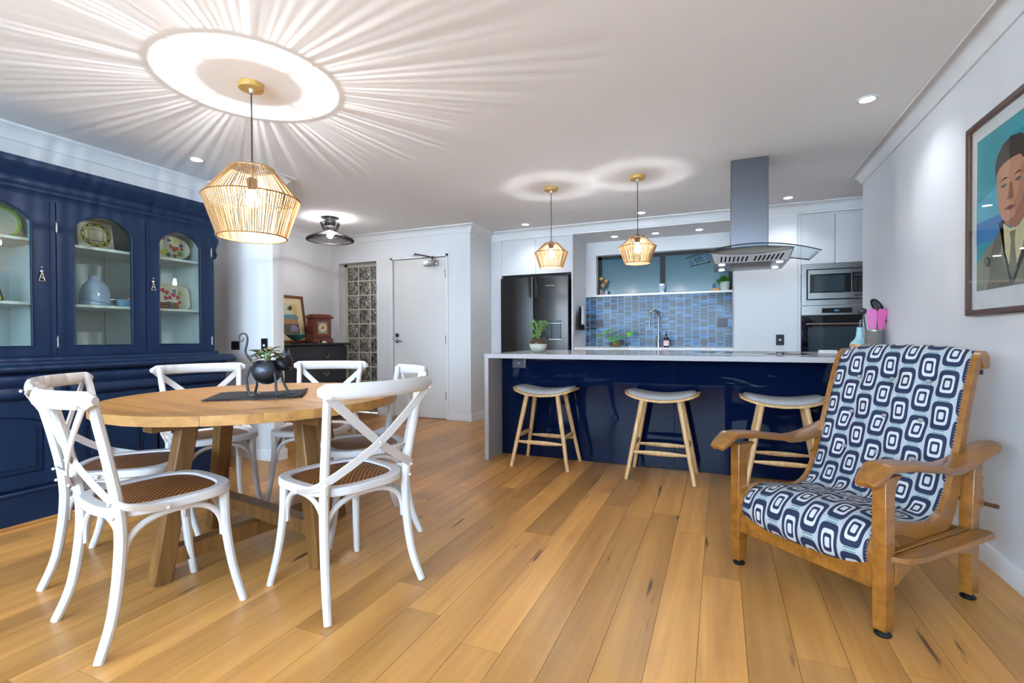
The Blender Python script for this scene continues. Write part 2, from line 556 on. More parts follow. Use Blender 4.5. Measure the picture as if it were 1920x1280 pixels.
wallobj('wall_kitchen_left', [(-2.96, -2.84, 5.60, 6.9, 0, CEIL)])
wallobj('wall_kitchen_back', [(-2.84, -1.56, 6.62, 6.9, 0, 2.33), (-1.56, 0.145, 6.62, 6.9, 0, 1.585), (-1.56, 0.145, 6.62, 6.9, 2.15, 2.33), (0.145, 1.6, 6.62, 6.9, 0, 2.33), (-1.56, 0.145, 6.86, 6.9, 1.585, 2.15)])
wallobj('wall_pantry', [(0.145, 0.755, 5.96, 6.62, 0, 2.33)])
wallobj('wall_right', [(1.13, 1.25, -3.0, 5.06, 0, CEIL)])
wallobj('wall_kitchen_right', [(1.6, 1.72, 4.95, 6.9, 0, CEIL), (1.25, 1.6, 4.94, 5.06, 0, CEIL)])
wallobj('wall_rear', [(-4.4, -4.0, -3.15, -3.0, 0, CEIL), (0.95, 1.25, -3.15, -3.0, 0, CEIL), (-4.0, 0.95, -3.15, -3.0, 2.30, CEIL), (-4.0, 0.95, -3.15, -3.0, 0, 0.90)], REARM)
wf = E('window_3', (-1.525, -3.08, 0)); struct(wf)
for xx in (-2.445, -0.82, 0.82, 2.445):
    O('mullion', B(xx - 0.03, xx + 0.03, -0.03, 0.03, 0.90, 2.30), BLACK, wf, smooth=0)
for zz in (0.93, 2.27):
    O('rail', B(-2.475, 2.475, -0.03, 0.03, zz - 0.03, zz + 0.03), BLACK, wf, smooth=0)

def molding(name, path, prof, mat, closed=False):
    """profile (distance into room, z) swept along a wall path with the room on the left"""
    n = len(path); mb = MB(); vs = []
    for i in range(n):
        p = Vector(path[i])
        a = Vector(path[i - 1]) if (i or closed) else None
        c = Vector(path[(i + 1) % n]) if (i < n - 1 or closed) else None
        d1 = (p - a).normalized() if a is not None else None
        d2 = (c - p).normalized() if c is not None else None
        n1 = Vector((-d1.y, d1.x)) if d1 else None
        n2 = Vector((-d2.y, d2.x)) if d2 else None
        if n1 is None: m = n2
        elif n2 is None: m = n1
        else:
            m = n1 + n2; m = m / (1 + n1.dot(n2))
        for dd, z in prof: vs.append((p.x + m.x * dd, p.y + m.y * dd, z))
    k = len(prof); fs = []
    for i in range(n if closed else n - 1):
        j = (i + 1) % n
        for q in range(k):
            r = (q + 1) % k
            fs.append((i*k+q, i*k+r, j*k+r, j*k+q))
    if not closed: fs += [tuple(range(k)), tuple((n-1)*k+q for q in range(k-1, -1, -1))]
    mb.add(vs, fs)
    return struct(O(name, mb, mat, smooth=30))

cov = [(0.0, CEIL - 0.095), (0.012, CEIL - 0.095), (0.016, CEIL - 0.082), (0.026, CEIL - 0.058), (0.042, CEIL - 0.036), (0.062, CEIL - 0.021), (0.080, CEIL - 0.014), (0.080, CEIL - 0.001), (0.0, CEIL - 0.001)]
molding('trim_1', [(1.13, -3), (1.13, 5.06), (1.6, 5.06), (1.6, 5.96), (-2.84, 5.96), (-2.84, 5.37), (-5.0, 5.37), (-5.0, 3.13), (-3.48, 3.13), (-3.48, 3.02), (-4.25, 3.02), (-4.25, -3)], cov, TRIMW, True)
bb = [(0, 0), (0.014, 0), (0.014, 0.085), (0.010, 0.092), (0, 0.092)]
molding('baseboard_right', [(1.13, -2.9), (1.13, 3.745)], bb, TRIMW)
molding('baseboard_entry', [(-2.84, 5.9), (-2.84, 5.37), (-3.15, 5.37)], bb, TRIMW)
molding('baseboard_hall', [(-4.045, 5.37), (-4.25, 5.37)], bb, TRIMW)
molding('baseboard_alcove', [(-5.0, 5.30), (-5.0, 3.13), (-3.48, 3.13), (-3.48, 3.02), (-4.24, 3.02)], bb, TRIMW)
molding('baseboard_left', [(-4.25, 3.0), (-4.25, -2.9)], bb, TRIMW)

# entry door
dr = E('door_1', (-3.595, 5.39, 0)); struct(dr)
O('door_leaf', B(-0.402, 0.402, 0, 0.04, 0.006, 2.066), DOORM, dr, bevel=0.002)
O('door_jamb', MB().box(0.407, 0.44, -0.028, -0.0205, 0, 2.098).box(-0.44, -0.408, -0.028, -0.0205, 0, 2.098).box(-0.44, 0.44, -0.028, -0.0205, 2.072, 2.1), TRIMW, dr, smooth=0)
for zz in (0.30, 1.02, 1.86):
    O('hinge', MB().tube([(0.405, -0.008, zz - 0.05), (0.405, -0.008, zz + 0.05)], 0.008, 8).box(0.385, 0.405, -0.004, 0.001, zz - 0.05, zz + 0.05), STEELD, dr)
O('handle_rose', MB().tube([(-0.35, -0.012, 1.0), (-0.35, 0.0, 1.0)], 0.027, 20), CHROME, dr)
O('lever', MB().tube([(-0.35, -0.05, 1.0), (-0.35, -0.01, 1.0)], 0.009, 10).tube([(-0.355, -0.05, 1.0), (-0.24, -0.05, 0.998)], 0.009, 10), CHROME, dr)
O('deadlock', MB().tube([(-0.35, -0.016, 1.075), (-0.35, 0.0, 1.075)], 0.027, 20).tube([(-0.35, -0.022, 1.075), (-0.35, -0.015, 1.075)], 0.012, 12), STEELD, dr)
O('strike', B(-0.415, -0.403, -0.022, -0.02, 1.01, 1.05), BLACK, dr, smooth=0)
cl = O('door_closer', B(0.10, 0.30, -0.062, -0.001, 1.955, 2.03), CHROME, dr, bevel=0.008)
O('closer_arm', MB().tube([(0.22, -0.045, 2.035), (0.24, -0.06, 2.075)], 0.012, 8).tube([(0.24, -0.06, 2.06), (0.05, -0.17, 2.10)], 0.009, 8).tube([(0.05, -0.17, 2.105), (-0.07, -0.03, 2.11)], 0.008, 8), STEELD, cl)

# glass block window in the hall
gw = E('window_2', (-4.875, 5.49, 0)); struct(gw)
gm = MB().box(-0.045, 0.605, 0.035, 0.085, 0, 2.08)
for c in range(4): gm.box(c * 0.2 - 0.006, c * 0.2 + 0.006, 0.0, 0.04, 0, 2.05)
for r in range(11): gm.box(-0.045, 0.605, 0.001, 0.04, 0.04 + r * 0.2 - 0.006, 0.04 + r * 0.2 + 0.006)
gm.box(-0.045, -0.004, 0.0, 0.04, 0, 2.08).box(-0.045, 0.605, 0.0, 0.04, 2.045, 2.08)
O('mortar_frame', gm, GROUT, gw, smooth=0)
bm0 = mesh('glass_brick', MB().grid(lambda u, v: (0.008 + u * 0.184, 0.004 - 0.004 * math.sin(PI*u) * math.sin(PI*v), 0.008 + v * 0.184), 6, 6).box(0.008, 0.192, 0.006, 0.036, 0.008, 0.192), GBRICK, 35)
for c in range(3):
    for r in range(10):
        o = bpy.data.objects.new('glass_brick', bm0); COL.objects.link(o); o.parent = gw; o.location = (c * 0.2, 0, 0.04 + r * 0.2)

# kitchen window: black aluminium slider with frosted dusk-teal panes
kw = E('window_1', (0, 6.74, 0)); struct(kw)
fm = MB().box(-1.56, 0.145, 0, 0.06, 2.105, 2.15).box(-1.56, 0.145, 0, 0.06, 1.585, 1.63).box(-1.56, -1.51, 0, 0.06, 1.585, 2.15).box(0.10, 0.145, 0, 0.06, 1.585, 2.15)
O('frame', fm, BLACK, kw, smooth=0)
O('meeting_stile', B(-0.73, -0.665, -0.015, 0.06, 1.60, 2.13), BLACK, kw, smooth=0)
O('pane', B(-1.512, -0.70, 0.02, 0.03, 1.625, 2.11), TEALWIN, kw, smooth=0)
O('pane', B(-0.70, 0.105, 0.005, 0.015, 1.625, 2.11), TEALWIN, kw, smooth=0)
O('window_ledge', B(-1.70, 0.145, -0.155, 0.0, 1.585, 1.612), STONEW, kw, bevel=0.002)

# splashback: thin stacked tiles
TB = [pmat('tile_%s' % n, c, 0.18, var=0.08, vscale=20, spec=0.2) for n, c in (('navy', '#0a1220'), ('blue', '#275a8c'), ('sky', '#3f76a6'), ('slate', '#343f55'), ('teal', '#183b57'), ('deep', '#0d1f38'))]
sb = struct(O('wall_splashback', B(-1.715, 0.145, 6.606, 6.62, 0.915, 1.584), TGROUT, smooth=0))
TWd, THt = 0.094, 0.0208
tms = [mesh('tile', B(0.0035, TWd - 0.0035, -0.005, 0.002, 0.0020, THt - 0.0020), m, 0) for m in TB]
rt = random.Random(5)
cols = []
xx = 0.143
while xx > -1.715:
    cols.append((max(xx - TWd, -1.713), xx)); xx -= TWd
cnt = 0; rest = {i: MB() for i in range(len(TB))}
for ci, (xa, xb) in enumerate(cols):
    for r in range(32):
        z0 = 0.916 + r * THt
        i = rt.choices(range(6), (5, 6, 5, 3, 4, 4))[0]
        if cnt < 300 and xb - xa > TWd - 0.001:
            o = bpy.data.objects.new('tile', tms[i]); COL.objects.link(o); o.parent = sb; o.location = (xa, 6.606, z0); cnt += 1
        else:
            rest[i].box(xa + 0.0035, xb - 0.0035, 6.601, 6.608, z0 + 0.0020, z0 + THt - 0.0020)
big = MB(); 
o = bpy.data.objects.new('tile_field', bpy.data.meshes.new('tile_field')); COL.objects.link(o); o.parent = sb; o['kind'] = 'stuff'
vs, fs, mi = [], [], []
for i in range(6):
    n0 = len(vs); vs += rest[i].v; fs += [tuple(q + n0 for q in f_) for f_ in rest[i].f]; mi += [i] * len(rest[i].f)
o.data.from_pydata(vs, [], fs)
for m in TB: o.data.materials.append(m)
o.data.polygons.foreach_set('material_index', mi); o.data.update()

# ------------------------------------------------------------------ downlights
dl0 = None
ringm = mesh('bezel', MB().ring([(0.055*math.cos(2*PI*k/24), 0.055*math.sin(2*PI*k/24)) for k in range(24)], [(0.040*math.cos(2*PI*k/24), 0.040*math.sin(2*PI*k/24)) for k in range(24)], lambda a, b, t: (a, b, t), -0.005, 0.0), TRIMW, 30)
lensm = mesh('lens', MB().lathe([(0.040, -0.0035), (0.040, -0.0015)], 24), LED, 0)
def downlight(x, y, z, label, power=None, group='ceiling downlights', spot=125):
    e = E('downlight', (x, y, z), 0, label, 'downlight', group)
    for nm, me in (('bezel', ringm), ('lens', lensm)):
        o = bpy.data.objects.new(nm, me); COL.objects.link(o); o.parent = e
    light('lamp', 'SPOT', (0, 0, -0.012), power or P_DOWN, COOL, 0.035, None, e, spot, 0.9)
    return e
downlight(-3.75, 2.56, CEIL, 'recessed ceiling downlight above the navy hutch', 8)
downlight(0.80, 3.49, CEIL, 'recessed ceiling downlight nearest the framed portrait')
downlight(-2.22, 5.66, CEIL, 'recessed ceiling downlight in front of the fridge cupboards')
downlight(-0.815, 5.66, CEIL, 'recessed ceiling downlight behind the middle of the island, left of the hood')
downlight(0.634, 5.65, CEIL, 'recessed ceiling downlight right of the hood chimney')
downlight(-1.247, 6.31, 2.33, 'small soffit downlight over the window, leftmost of three', 9, 'soffit downlights')
downlight(-0.74, 6.32, 2.33, 'small soffit downlight over the window, middle of three', 9, 'soffit downlights')
downlight(-0.23, 6.32, 2.33, 'small soffit downlight over the window, nearest the hood', 9, 'soffit downlights')
downlight(-2.7, -0.25, CEIL, 'recessed ceiling downlight out of view near the dining chairs', 15)
downlight(0.3, 0.1, CEIL, 'recessed ceiling downlight out of view over the near floor')
downlight(-1.3, -1.7, CEIL, 'recessed ceiling downlight out of view by the rear window')

# ------------------------------------------------------------------ pendants
def pendant(name, x, y, prof, bulbz, cordtop, label, power, nstr, seed, rbulb):
    """prof: (top r,z),(wide r,z),(bottom r,z)"""
    rr = random.Random(seed)
    e = E(name, (x, y, 0), 0, label, 'pendant light', 'woven cord pendants')
    (rt_, zt), (rw, zw), (rb, zb) = prof
    k = rw / 0.242
    O('ceiling_rose', MB().lathe([(0.062, CEIL - 0.028), (0.064, CEIL - 0.024), (0.064, CEIL - 0.001)], 32), CANOPY, e)
    O('grommet', MB().lathe([(0.009, CEIL - 0.048), (0.012, CEIL - 0.028)], 12), TRIMW, e)
    O('cord', MB().tube([(0, 0, CEIL - 0.04), (0.002, 0, (CEIL + zt) / 2), (0, 0, bulbz + 0.10 * k ** 0.5)], 0.0035, 6), CORD, e)
    O('lamp_holder', MB().lathe([(0.016, bulbz + 0.062), (0.026, bulbz + 0.085), (0.028, bulbz + 0.12), (0.012, bulbz + 0.13)], 16), BLACK, e)
    b = O('bulb', MB().lathe([(0.001, bulbz - rbulb), (rbulb*0.55, bulbz - rbulb*0.85), (rbulb*0.92, bulbz - rbulb*0.4), (rbulb, bulbz), (rbulb*0.85, bulbz + rbulb*0.5), (rbulb*0.55, bulbz + rbulb*0.95), (0.014, bulbz + 0.065)], 16), BULB, e)
    light('lamp', 'POINT', (0, 0, bulbz + 0.03), power, WARM, 0.004 if k > 0.9 else 0.011, None, e)
    sm = MB()
    ph = 0.0; nb = 0
    while ph < 2 * PI:
        nb += 1
        ph += 2 * PI / nstr * (0.62 if nb % 3 else rr.choice((1.3, 1.6, 1.9, 2.4)))
        tw = rr.uniform(-0.010, 0.010); tw2 = rr.uniform(-0.02, 0.02)
        p0 = (rt_*math.cos(ph+tw), rt_*math.sin(ph+tw), zt); p1 = (rw*math.cos(ph), rw*math.sin(ph), zw); p2 = (rb*math.cos(ph+tw2), rb*math.sin(ph+tw2), zb)
        r_ = rr.uniform(0.0010, 0.0015) * (0.55 + 0.45 * k)
        sm.tube([p0, p1], r_, 3, cap=False); sm.tube([p1, p2], r_ * 1.15, 3, cap=False)
    s = O('cord_weave', sm, STRING, e, smooth=0); s['kind'] = 'stuff'
    for r_, z_ in ((rt_, zt), (rw, zw), (rb, zb)):
        n = 40
        O('hoop', MB().tube([(r_*math.cos(2*PI*q/n), r_*math.sin(2*PI*q/n), z_) for q in range(n + 1)], 0.0042 * (0.5 + 0.5*k), 6, cap=False), HOOP, e)
    # cross wires that hold the shade on the lamp holder
    O('spider', MB().tube([(-rt_, 0, zt), (rt_, 0, zt)], 0.002, 5).tube([(0, -rt_, zt), (0, rt_, zt)], 0.002, 5).tube([(0, 0, zt), (0, 0, bulbz + 0.10)], 0.006, 6), HOOP, e)
    return e
pendant('pendant_lamp', -2.366, 1.924, ((0.112, 1.975), (0.242, 1.812), (0.172, 1.602)), 1.80, CEIL, 'large woven cord pendant with wooden rose hanging over the round table', P_BIG, 320, 1, 0.036)
pendant('pendant_lamp', -1.455, 4.37, ((0.066, 1.917), (0.156, 1.832), (0.108, 1.695)), 1.81, CEIL, 'small woven cord pendant over the fridge end of the island', P_SMALL, 240, 2, 0.028)
pendant('pendant_lamp', -0.661, 4.356, ((0.064, 1.908), (0.158, 1.824), (0.108, 1.683)), 1.80, CEIL, 'small woven cord pendant over the island nearest the range hood', P_SMALL, 240, 3, 0.028)

# wire cage ceiling light in the hall
e = E('ceiling_light', (-4.166, 4.415, 0), 0, 'black wire cage ceiling light above the hall chest', 'ceiling light')
O('mounting_plate', MB().lathe([(0.095, CEIL - 0.012), (0.1, CEIL - 0.001)], 28), STEELD, e)
O('lamp_holder', MB().lathe([(0.058, CEIL - 0.10), (0.066, CEIL - 0.012)], 20), STEELD, e)
cg = MB()
for q in range(64):
    a = 2 * PI * q / 64; c_, s_ = math.cos(a), math.sin(a)
    if q % 2 == 0: cg.tube([(0.105*c_, 0.105*s_, 2.375), (0.072*c_, 0.072*s_, 2.285)], 0.0026, 4, cap=False)
    cg.tube([(0.072*c_, 0.072*s_, 2.285), (0.255*c_, 0.255*s_, 2.195), (0.262*c_, 0.262*s_, 2.175), (0.235*c_, 0.235*s_, 2.165)], 0.0026, 4, cap=False)
s = O('wire_cage', cg, WIRE, e, smooth=0); s['kind'] = 'stuff'
for r_, z_ in ((0.105, 2.375), (0.072, 2.285), (0.262, 2.183)):
    O('cage_hoop', MB().tube([(r_*math.cos(2*PI*q/36), r_*math.sin(2*PI*q/36), z_) for q in range(37)], 0.0045, 6, cap=False), WIRE, e)
O('bulb', MB().ball((0, 0, 2.245), 0.04, 16, 1.15), BULB, e)
light('lamp', 'POINT', (0, 0, 2.25), P_ENTRY, WARM, 0.014, None, e)
# ------------------------------------------------------------------ kitchen: fridge wall
def text(name, body, size, mat, parent, loc, rot, ext=0.0004):
    c = bpy.data.curves.new(name, 'FONT'); c.body = body; c.size = size; c.extrude = ext
    c.align_x = 'CENTER'; c.align_y = 'CENTER'
    o = bpy.data.objects.new(name, c); COL.objects.link(o)
    dg = bpy.context.evaluated_depsgraph_get()
    me = bpy.data.meshes.new_from_object(o.evaluated_get(dg)); me.name = name
    bpy.data.objects.remove(o); bpy.data.curves.remove(c)
    o = bpy.data.objects.new(name, me); COL.objects.link(o); o['kind'] = 'stuff'
    me.materials.clear(); me.materials.append(mat); o.parent = parent; o.location = loc; o.rotation_euler = rot
    return o

tc = E('tall_cupboard', (-2.2, 5.96, 0), 0, 'white tall cupboard built around and above the dark fridge', 'cupboard')
O('carcass', MB().box(-0.637, -0.48, 0, 0.64, 0, 2.329).box(0.48, 0.50, 0, 0.645, 0, 2.329).box(-0.48, 0.48, 0.02, 0.64, 1.862, 2.329).box(-0.48, 0.48, 0.62, 0.645, 0, 1.862), CABW, tc, smooth=0)
O('door', B(-0.478, 0.0, -0.0, 0.019, 1.858, 2.305), CABW, tc, bevel=0.0015)
O('door', B(0.003, 0.479, -0.0, 0.019, 1.858, 2.305), CABW, tc, bevel=0.0015)
O('niche_shade_strip', B(-0.48, 0.48, 0.06, 0.08, 1.83, 1.862), BLACK, tc, smooth=0)  # black strip stands in for the shade above the fridge

fr = E('fridge', (-2.2, 5.87, 0), 0, 'dark stainless french-door fridge with water dispenser', 'fridge')
O('body', B(-0.455, 0.455, 0.065, 0.67, 0.03, 1.80), BLACK, fr, bevel=0.004)
def fdoor(x0, x1, z0, z1):
    mb = MB(); n = 10
    pts = [(x0 + (x1 - x0) * k / n, 0.012 - 0.012 * math.sin(PI * k / n)) for k in range(n + 1)] + [(x1, 0.06), (x0, 0.06)]
    return mb.prism(pts, lambda a, b, t: (a, b, t), z0, z1)
fl = O('door', fdoor(-0.46, -0.004, 0.73, 1.81), FRIDGE, fr, bevel=0.003)
fd = O('door', fdoor(0.004, 0.46, 0.73, 1.81), FRIDGE, fr, bevel=0.003)
O('freezer_drawer', fdoor(-0.46, 0.46, 0.06, 0.715), FRIDGE, fr, bevel=0.003)
O('grip_recess', MB().prism([(-0.075, 1.80), (-0.035, 1.80), (-0.03, 1.55), (-0.055, 1.55)], lambda a, b, t: (a, t, b), -0.003, 0.02), BLACK, fl, smooth=0)
O('grip_recess', MB().prism([(0.022, 1.80), (0.045, 1.80), (0.068, 1.66), (0.068, 1.55), (0.022, 1.55)], lambda a, b, t: (a, t, b), -0.003, 0.02), BLACK, fd, smooth=0)
O('dispenser', B(0.215, 0.37, -0.004, 0.03, 1.02, 1.21), BGLASS, fd, bevel=0.004)
O('dispenser_panel', B(0.215, 0.37, -0.005, 0.02, 1.225, 1.255), BGLASS, fd, bevel=0.002)
O('dispenser_trim', MB().box(0.21, 0.375, -0.008, 0.005, 1.212, 1.219).box(0.21, 0.375, -0.008, 0.005, 1.010, 1.019), CHROME, fd, smooth=0)
text('lettering', 'FISHER&PAYKEL', 0.018, CHROME, fd, (0.225, -0.0014, 1.692), (PI/2, 0, 0))

# back run
bc = tag(O('back_worktop', B(-1.699, 0.144, 6.0, 6.604, 0.878, 0.908), STONEW, bevel=0.002), 'white stone worktop under the blue tiled splashback', 'worktop')
ub = E('base_cabinet', (-0.78, 6.04, 0), 0, 'white base cabinet run under the back worktop', 'cabinet')
O('carcass', B(-0.918, 0.922, 0.02, 0.55, 0.10, 0.872), CABW, ub, smooth=0)
O('plinth', B(-0.918, 0.922, 0.06, 0.08, 0, 0.10), BLACK, ub, smooth=0)
for k in range(4):
    O('door', B(-0.916 + k * 0.46, -0.460 + k * 0.46, 0, 0.019, 0.105, 0.850), CABW, ub, bevel=0.0015)

# oven tower
ot = E('oven_cabinet', (1.09, 5.97, 0), 0, 'white tall oven cabinet with two doors above the microwave', 'cabinet')
O('carcass', MB().box(-0.333, -0.302, 0, 0.60, 0, 2.329).box(0.302, 0.33, 0, 0.60, 0, 2.329).box(-0.302, 0.302, 0.02, 0.6, 1.80, 2.329).box(-0.302, 0.302, 0.58, 0.60, 0, 1.8).box(-0.302, 0.302, 0.02, 0.58, 1.352, 1.362).box(-0.302, 0.302, 0.02, 0.58, 0.745, 0.765), CABW, ot, smooth=0)
O('door', B(-0.300, 0.003, -0.003, 0.018, 1.797, 2.300), CABW, ot, bevel=0.0015)
O('door', B(0.007, 0.300, -0.003, 0.018, 1.797, 2.300), CABW, ot, bevel=0.0015)
O('drawer', B(-0.300, 0.300, -0.003, 0.018, 0.11, 0.742), CABW, ot, bevel=0.0015)
mwv = E('microwave', (1.09, 5.955, 1.362), 0, 'built-in stainless microwave with keypad and trim frame', 'microwave')
def frame4(x0, x1, z0, z1, w0, w1, wz0, wz1, y0, y1):
    return MB().box(x0, x0 + w0, y0, y1, z0, z1).box(x1 - w1, x1, y0, y1, z0, z1).box(x0 + w0, x1 - w1, y0, y1, z0, z0 + wz0).box(x0 + w0, x1 - w1, y0, y1, z1 - wz1, z1)
O('trim_frame', frame4(-0.298, 0.298, 0.0, 0.432, 0.045, 0.03, 0.055, 0.055, 0.0, 0.02), STEEL, mwv, bevel=0.001)
O('cavity_gap', B(-0.25, 0.266, 0.015, 0.45, 0.058, 0.375), BLACK, mwv, smooth=0)
md = O('door', frame4(-0.240, 0.140, 0.066, 0.366, 0.018, 0.0, 0.062, 0.045, -0.012, 0.014), STEEL, mwv, bevel=0.0015)
O('door_glass', B(-0.222, 0.140, -0.009, 0.01, 0.128, 0.321), BGLASS, md, smooth=0)
O('viewing_screen', B(-0.185, 0.085, -0.0105, -0.008, 0.140, 0.307), OVENG, md, smooth=0)
kp = O('control_panel', B(0.142, 0.258, -0.012, 0.014, 0.066, 0.366), STEEL, mwv, bevel=0.0015)
O('keypad_glass', B(0.146, 0.252, -0.0135, 0.0, 0.128, 0.328), BGLASS, kp, smooth=0)
for r in range(8):
    for c in range(2):
        O('key', B(0.158 + c*0.045, 0.190 + c*0.045, -0.0145, -0.013, 0.145 + r*0.016, 0.153 + r*0.016), STEELD, kp, smooth=0)
O('keypad_display', B(0.165, 0.235, -0.0145, -0.013, 0.288, 0.315), OVENG, kp, smooth=0)
O('open_button', B(0.165, 0.235, -0.0135, -0.011, 0.08, 0.112), STEELD, kp, smooth=0)
ov = E('built_in_oven', (1.09, 5.955, 0.765), 0, 'built-in stainless and black glass wall oven under the microwave', 'oven')
O('body', B(-0.296, 0.296, 0.02, 0.55, 0.0, 0.585), BLACK, ov, smooth=0)
cp = O('control_panel', B(-0.298, 0.298, 0, 0.022, 0.495, 0.590), STEEL, ov, bevel=0.001)
O('display_glass', B(-0.115, 0.15, -0.002, 0.002, 0.515, 0.565), BGLASS, cp, smooth=0)
for k in (-1, 1):
    for q in (-1, 1):
        xx = 0.017 + k * 0.011 + q * 0.005
        O('digit', MB().box(xx - 0.003, xx + 0.003, -0.0028, -0.0018, 0.533, 0.5345).box(xx - 0.003, xx + 0.003, -0.0028, -0.0018, 0.5455, 0.547).box(xx - 0.0032, xx - 0.002, -0.0028, -0.0018, 0.533, 0.547).box(xx + 0.002, xx + 0.0032, -0.0028, -0.0018, 0.533, 0.547), DISP, cp, smooth=0)
od = O('oven_door', B(-0.298, 0.298, -0.004, 0.02, 0.01, 0.485), BGLASS, ov, bevel=0.003)
O('door_window', B(-0.235, 0.235, -0.0055, -0.003, 0.06, 0.37), OVENG, od, smooth=0)
O('door_handle', MB().tube([(-0.245, -0.045, 0.402), (0.29, -0.045, 0.402)], 0.009, 10).tube([(-0.22, -0.045, 0.402), (-0.22, 0, 0.402)], 0.006, 8).tube([(0.26, -0.045, 0.402), (0.26, 0, 0.402)], 0.006, 8), CHROME, od)

# wall plates
def plate(name, x0, x1, y, z0, z1, label, cat, extra=None, mat=None, nrm=-1):
    e = E(name, ((x0 + x1) / 2, y, (z0 + z1) / 2), 0, label, cat)
    hw, hh = (x1 - x0) / 2, (z1 - z0) / 2
    O('face_plate', B(-hw, hw, -0.009, 0.0, -hh, hh), mat or CHARC, e, bevel=0.003)
    if extra == 'switch':
        O('rocker', B(-hw*0.3, hw*0.3, -0.012, -0.008, -hh*0.15, hh*0.15), TRIMW, e, bevel=0.001)
    else:
        for s in (-1, 1): O('slot', B(s*hw*0.4 - 0.003, s*hw*0.4 + 0.003, -0.0095, -0.0085, -hh*0.3, hh*0.2), BLACK, e, smooth=0)
    return e
plate('power_outlet', -1.572, -1.458, 6.600, 1.165, 1.270, 'dark square power outlet on the tiles near the fridge panel', 'outlet')
plate('power_outlet', -0.026, 0.088, 6.600, 1.160, 1.262, 'dark square power outlet at the right end of the tiles', 'outlet')
plate('light_switch', 0.555, 0.631, 5.96, 0.945, 1.058, 'black switch plate on the white pantry wall behind the island', 'switch', 'switch', BLACK)
plate('wall_plate', -3.985, -3.885, 3.02, 0.945, 1.022, 'black square wall plate on the grey wall beside the hutch', 'wall plate', None, BLACK)
plate('light_switch', -3.617, -3.545, 3.02, 0.925, 1.045, 'black upright switch plate near the end of the hall wall', 'switch', 'switch', BLACK)

# tap
tp = E('kitchen_tap', (-0.72, 6.45, 0.908), 0, 'brushed steel gooseneck kitchen tap in front of the tiles', 'tap')
O('tap_base', MB().lathe([(0.026, 0), (0.026, 0.01), (0.022, 0.06), (0.020, 0.16)], 18), STEEL, tp)
O('spout', MB().tube(bez([(0.0, 0, 0.15), (0.0, 0, 0.38), (-0.02, -0.02, 0.455), (-0.05, -0.05, 0.47), (-0.085, -0.085, 0.43), (-0.095, -0.095, 0.34), (-0.10, -0.10, 0.27)], 6), 0.0125, 12), STEEL, tp)
O('spray_head', MB().tube([(-0.098, -0.098, 0.31), (-0.101, -0.101, 0.25)], 0.015, 12), STEEL, tp)
O('lever', MB().tube([(0.0, -0.02, 0.085), (0.0, -0.045, 0.09)], 0.012, 10).tube([(0.0, -0.04, 0.09), (-0.03, -0.06, 0.135)], 0.005, 8), STEEL, tp)

sp = E('soap_bottle', (-0.615, 6.35, 0.908), 0, 'dark dropper bottle with a pink label beside the tap', 'bottle')
O('bottle', MB().lathe([(0.031, 0), (0.033, 0.005), (0.033, 0.105), (0.028, 0.122), (0.012, 0.135), (0.012, 0.142)], 20), BGLASS, sp)
O('label', MB().lathe([(0.0335, 0.02), (0.0335, 0.085)], 20, close=False), pmat('pink_label', '#f2cfd6', 0.6, var=0.03), sp)
O('label_print', MB().box(-0.008, 0.004, -0.0345, -0.0335, 0.066, 0.072).box(-0.014, 0.014, -0.0345, -0.0325, 0.052, 0.055), pmat('red_print', '#c24a5a', 0.6), sp, smooth=0)
O('pump', MB().lathe([(0.013, 0.142), (0.013, 0.16), (0.007, 0.165), (0.005, 0.19), (0.001, 0.195)], 14), BLACK, sp)

# tea towels on the fridge panel
tw = E('tea_towel', (-1.698, 6.18, 0), 0, 'black and white tea towel hanging on the white panel beside the fridge', 'towel')
TOW = pmat('towel_black', '#15151a', 0.9, var=0.6, vscale=18)
TOWW = pmat('towel_white', '#d8d8dc', 0.9, var=0.15, vscale=30)
def cloth(w0, w1, z0, z1, off, folds, th=0.006):
    def fn(u, v):
        wv = w0 + (w1 - w0) * v
        y = (u - 0.5) * wv
        return (off + 0.010 + 0.012 * math.sin(u * folds * PI) * (0.3 + v) + 0.008, y, z1 + (z0 - z1) * v)
    return MB().grid(fn, 16, 10)
o1 = O('towel_fold', cloth(0.14, 0.36, 1.13, 1.43, 0.022, 5), TOW, tw); o1.modifiers.new('t', 'SOLIDIFY').thickness = 0.006
o2 = O('towel_fold', cloth(0.08, 0.12, 1.20, 1.435, 0.046, 3), TOWW, tw); o2.modifiers.new('t', 'SOLIDIFY').thickness = 0.006
O('hook', MB().tube([(0, 0, 1.45), (0.03, 0, 1.445), (0.045, 0, 1.42)], 0.006, 8).ball((0.003, 0, 1.45), 0.012), CHROME, tw)

# leaf helpers
def leaf(mb, p, d, L, W, droop=0.3, up=(0, 0, 1), n=5):
    p = Vector(p); d = Vector(d).normalized(); s = d.cross(Vector(up))
    s = s.normalized() if s.length > 1e-5 else Vector((1, 0, 0))
    nrm = s.cross(d)
    vs, fs = [], []
    for i in range(n + 1):
        t = i / n
        c = p + d * (L * t) - Vector((0, 0, 1)) * (droop * L * t * t)
        wd = W * math.sin(PI * min(1, t * 0.95 + 0.05)) ** 0.8 * (1 - 0.25 * t)
        vs += [c - s * wd + nrm * wd * 0.25, c - nrm * 0.002, c + s * wd + nrm * wd * 0.25]
    for i in range(n):
        a = i * 3
        fs += [(a, a+1, a+4, a+3), (a+1, a+2, a+5, a+4)]
    mb.add(vs, fs)
def leafobj(parent, p, d, L, W, mat, droop=0.3):
    mb = MB(); leaf(mb, p, d, L, W, droop)
    o = O('leaf', mb, mat, parent, smooth=60); return o

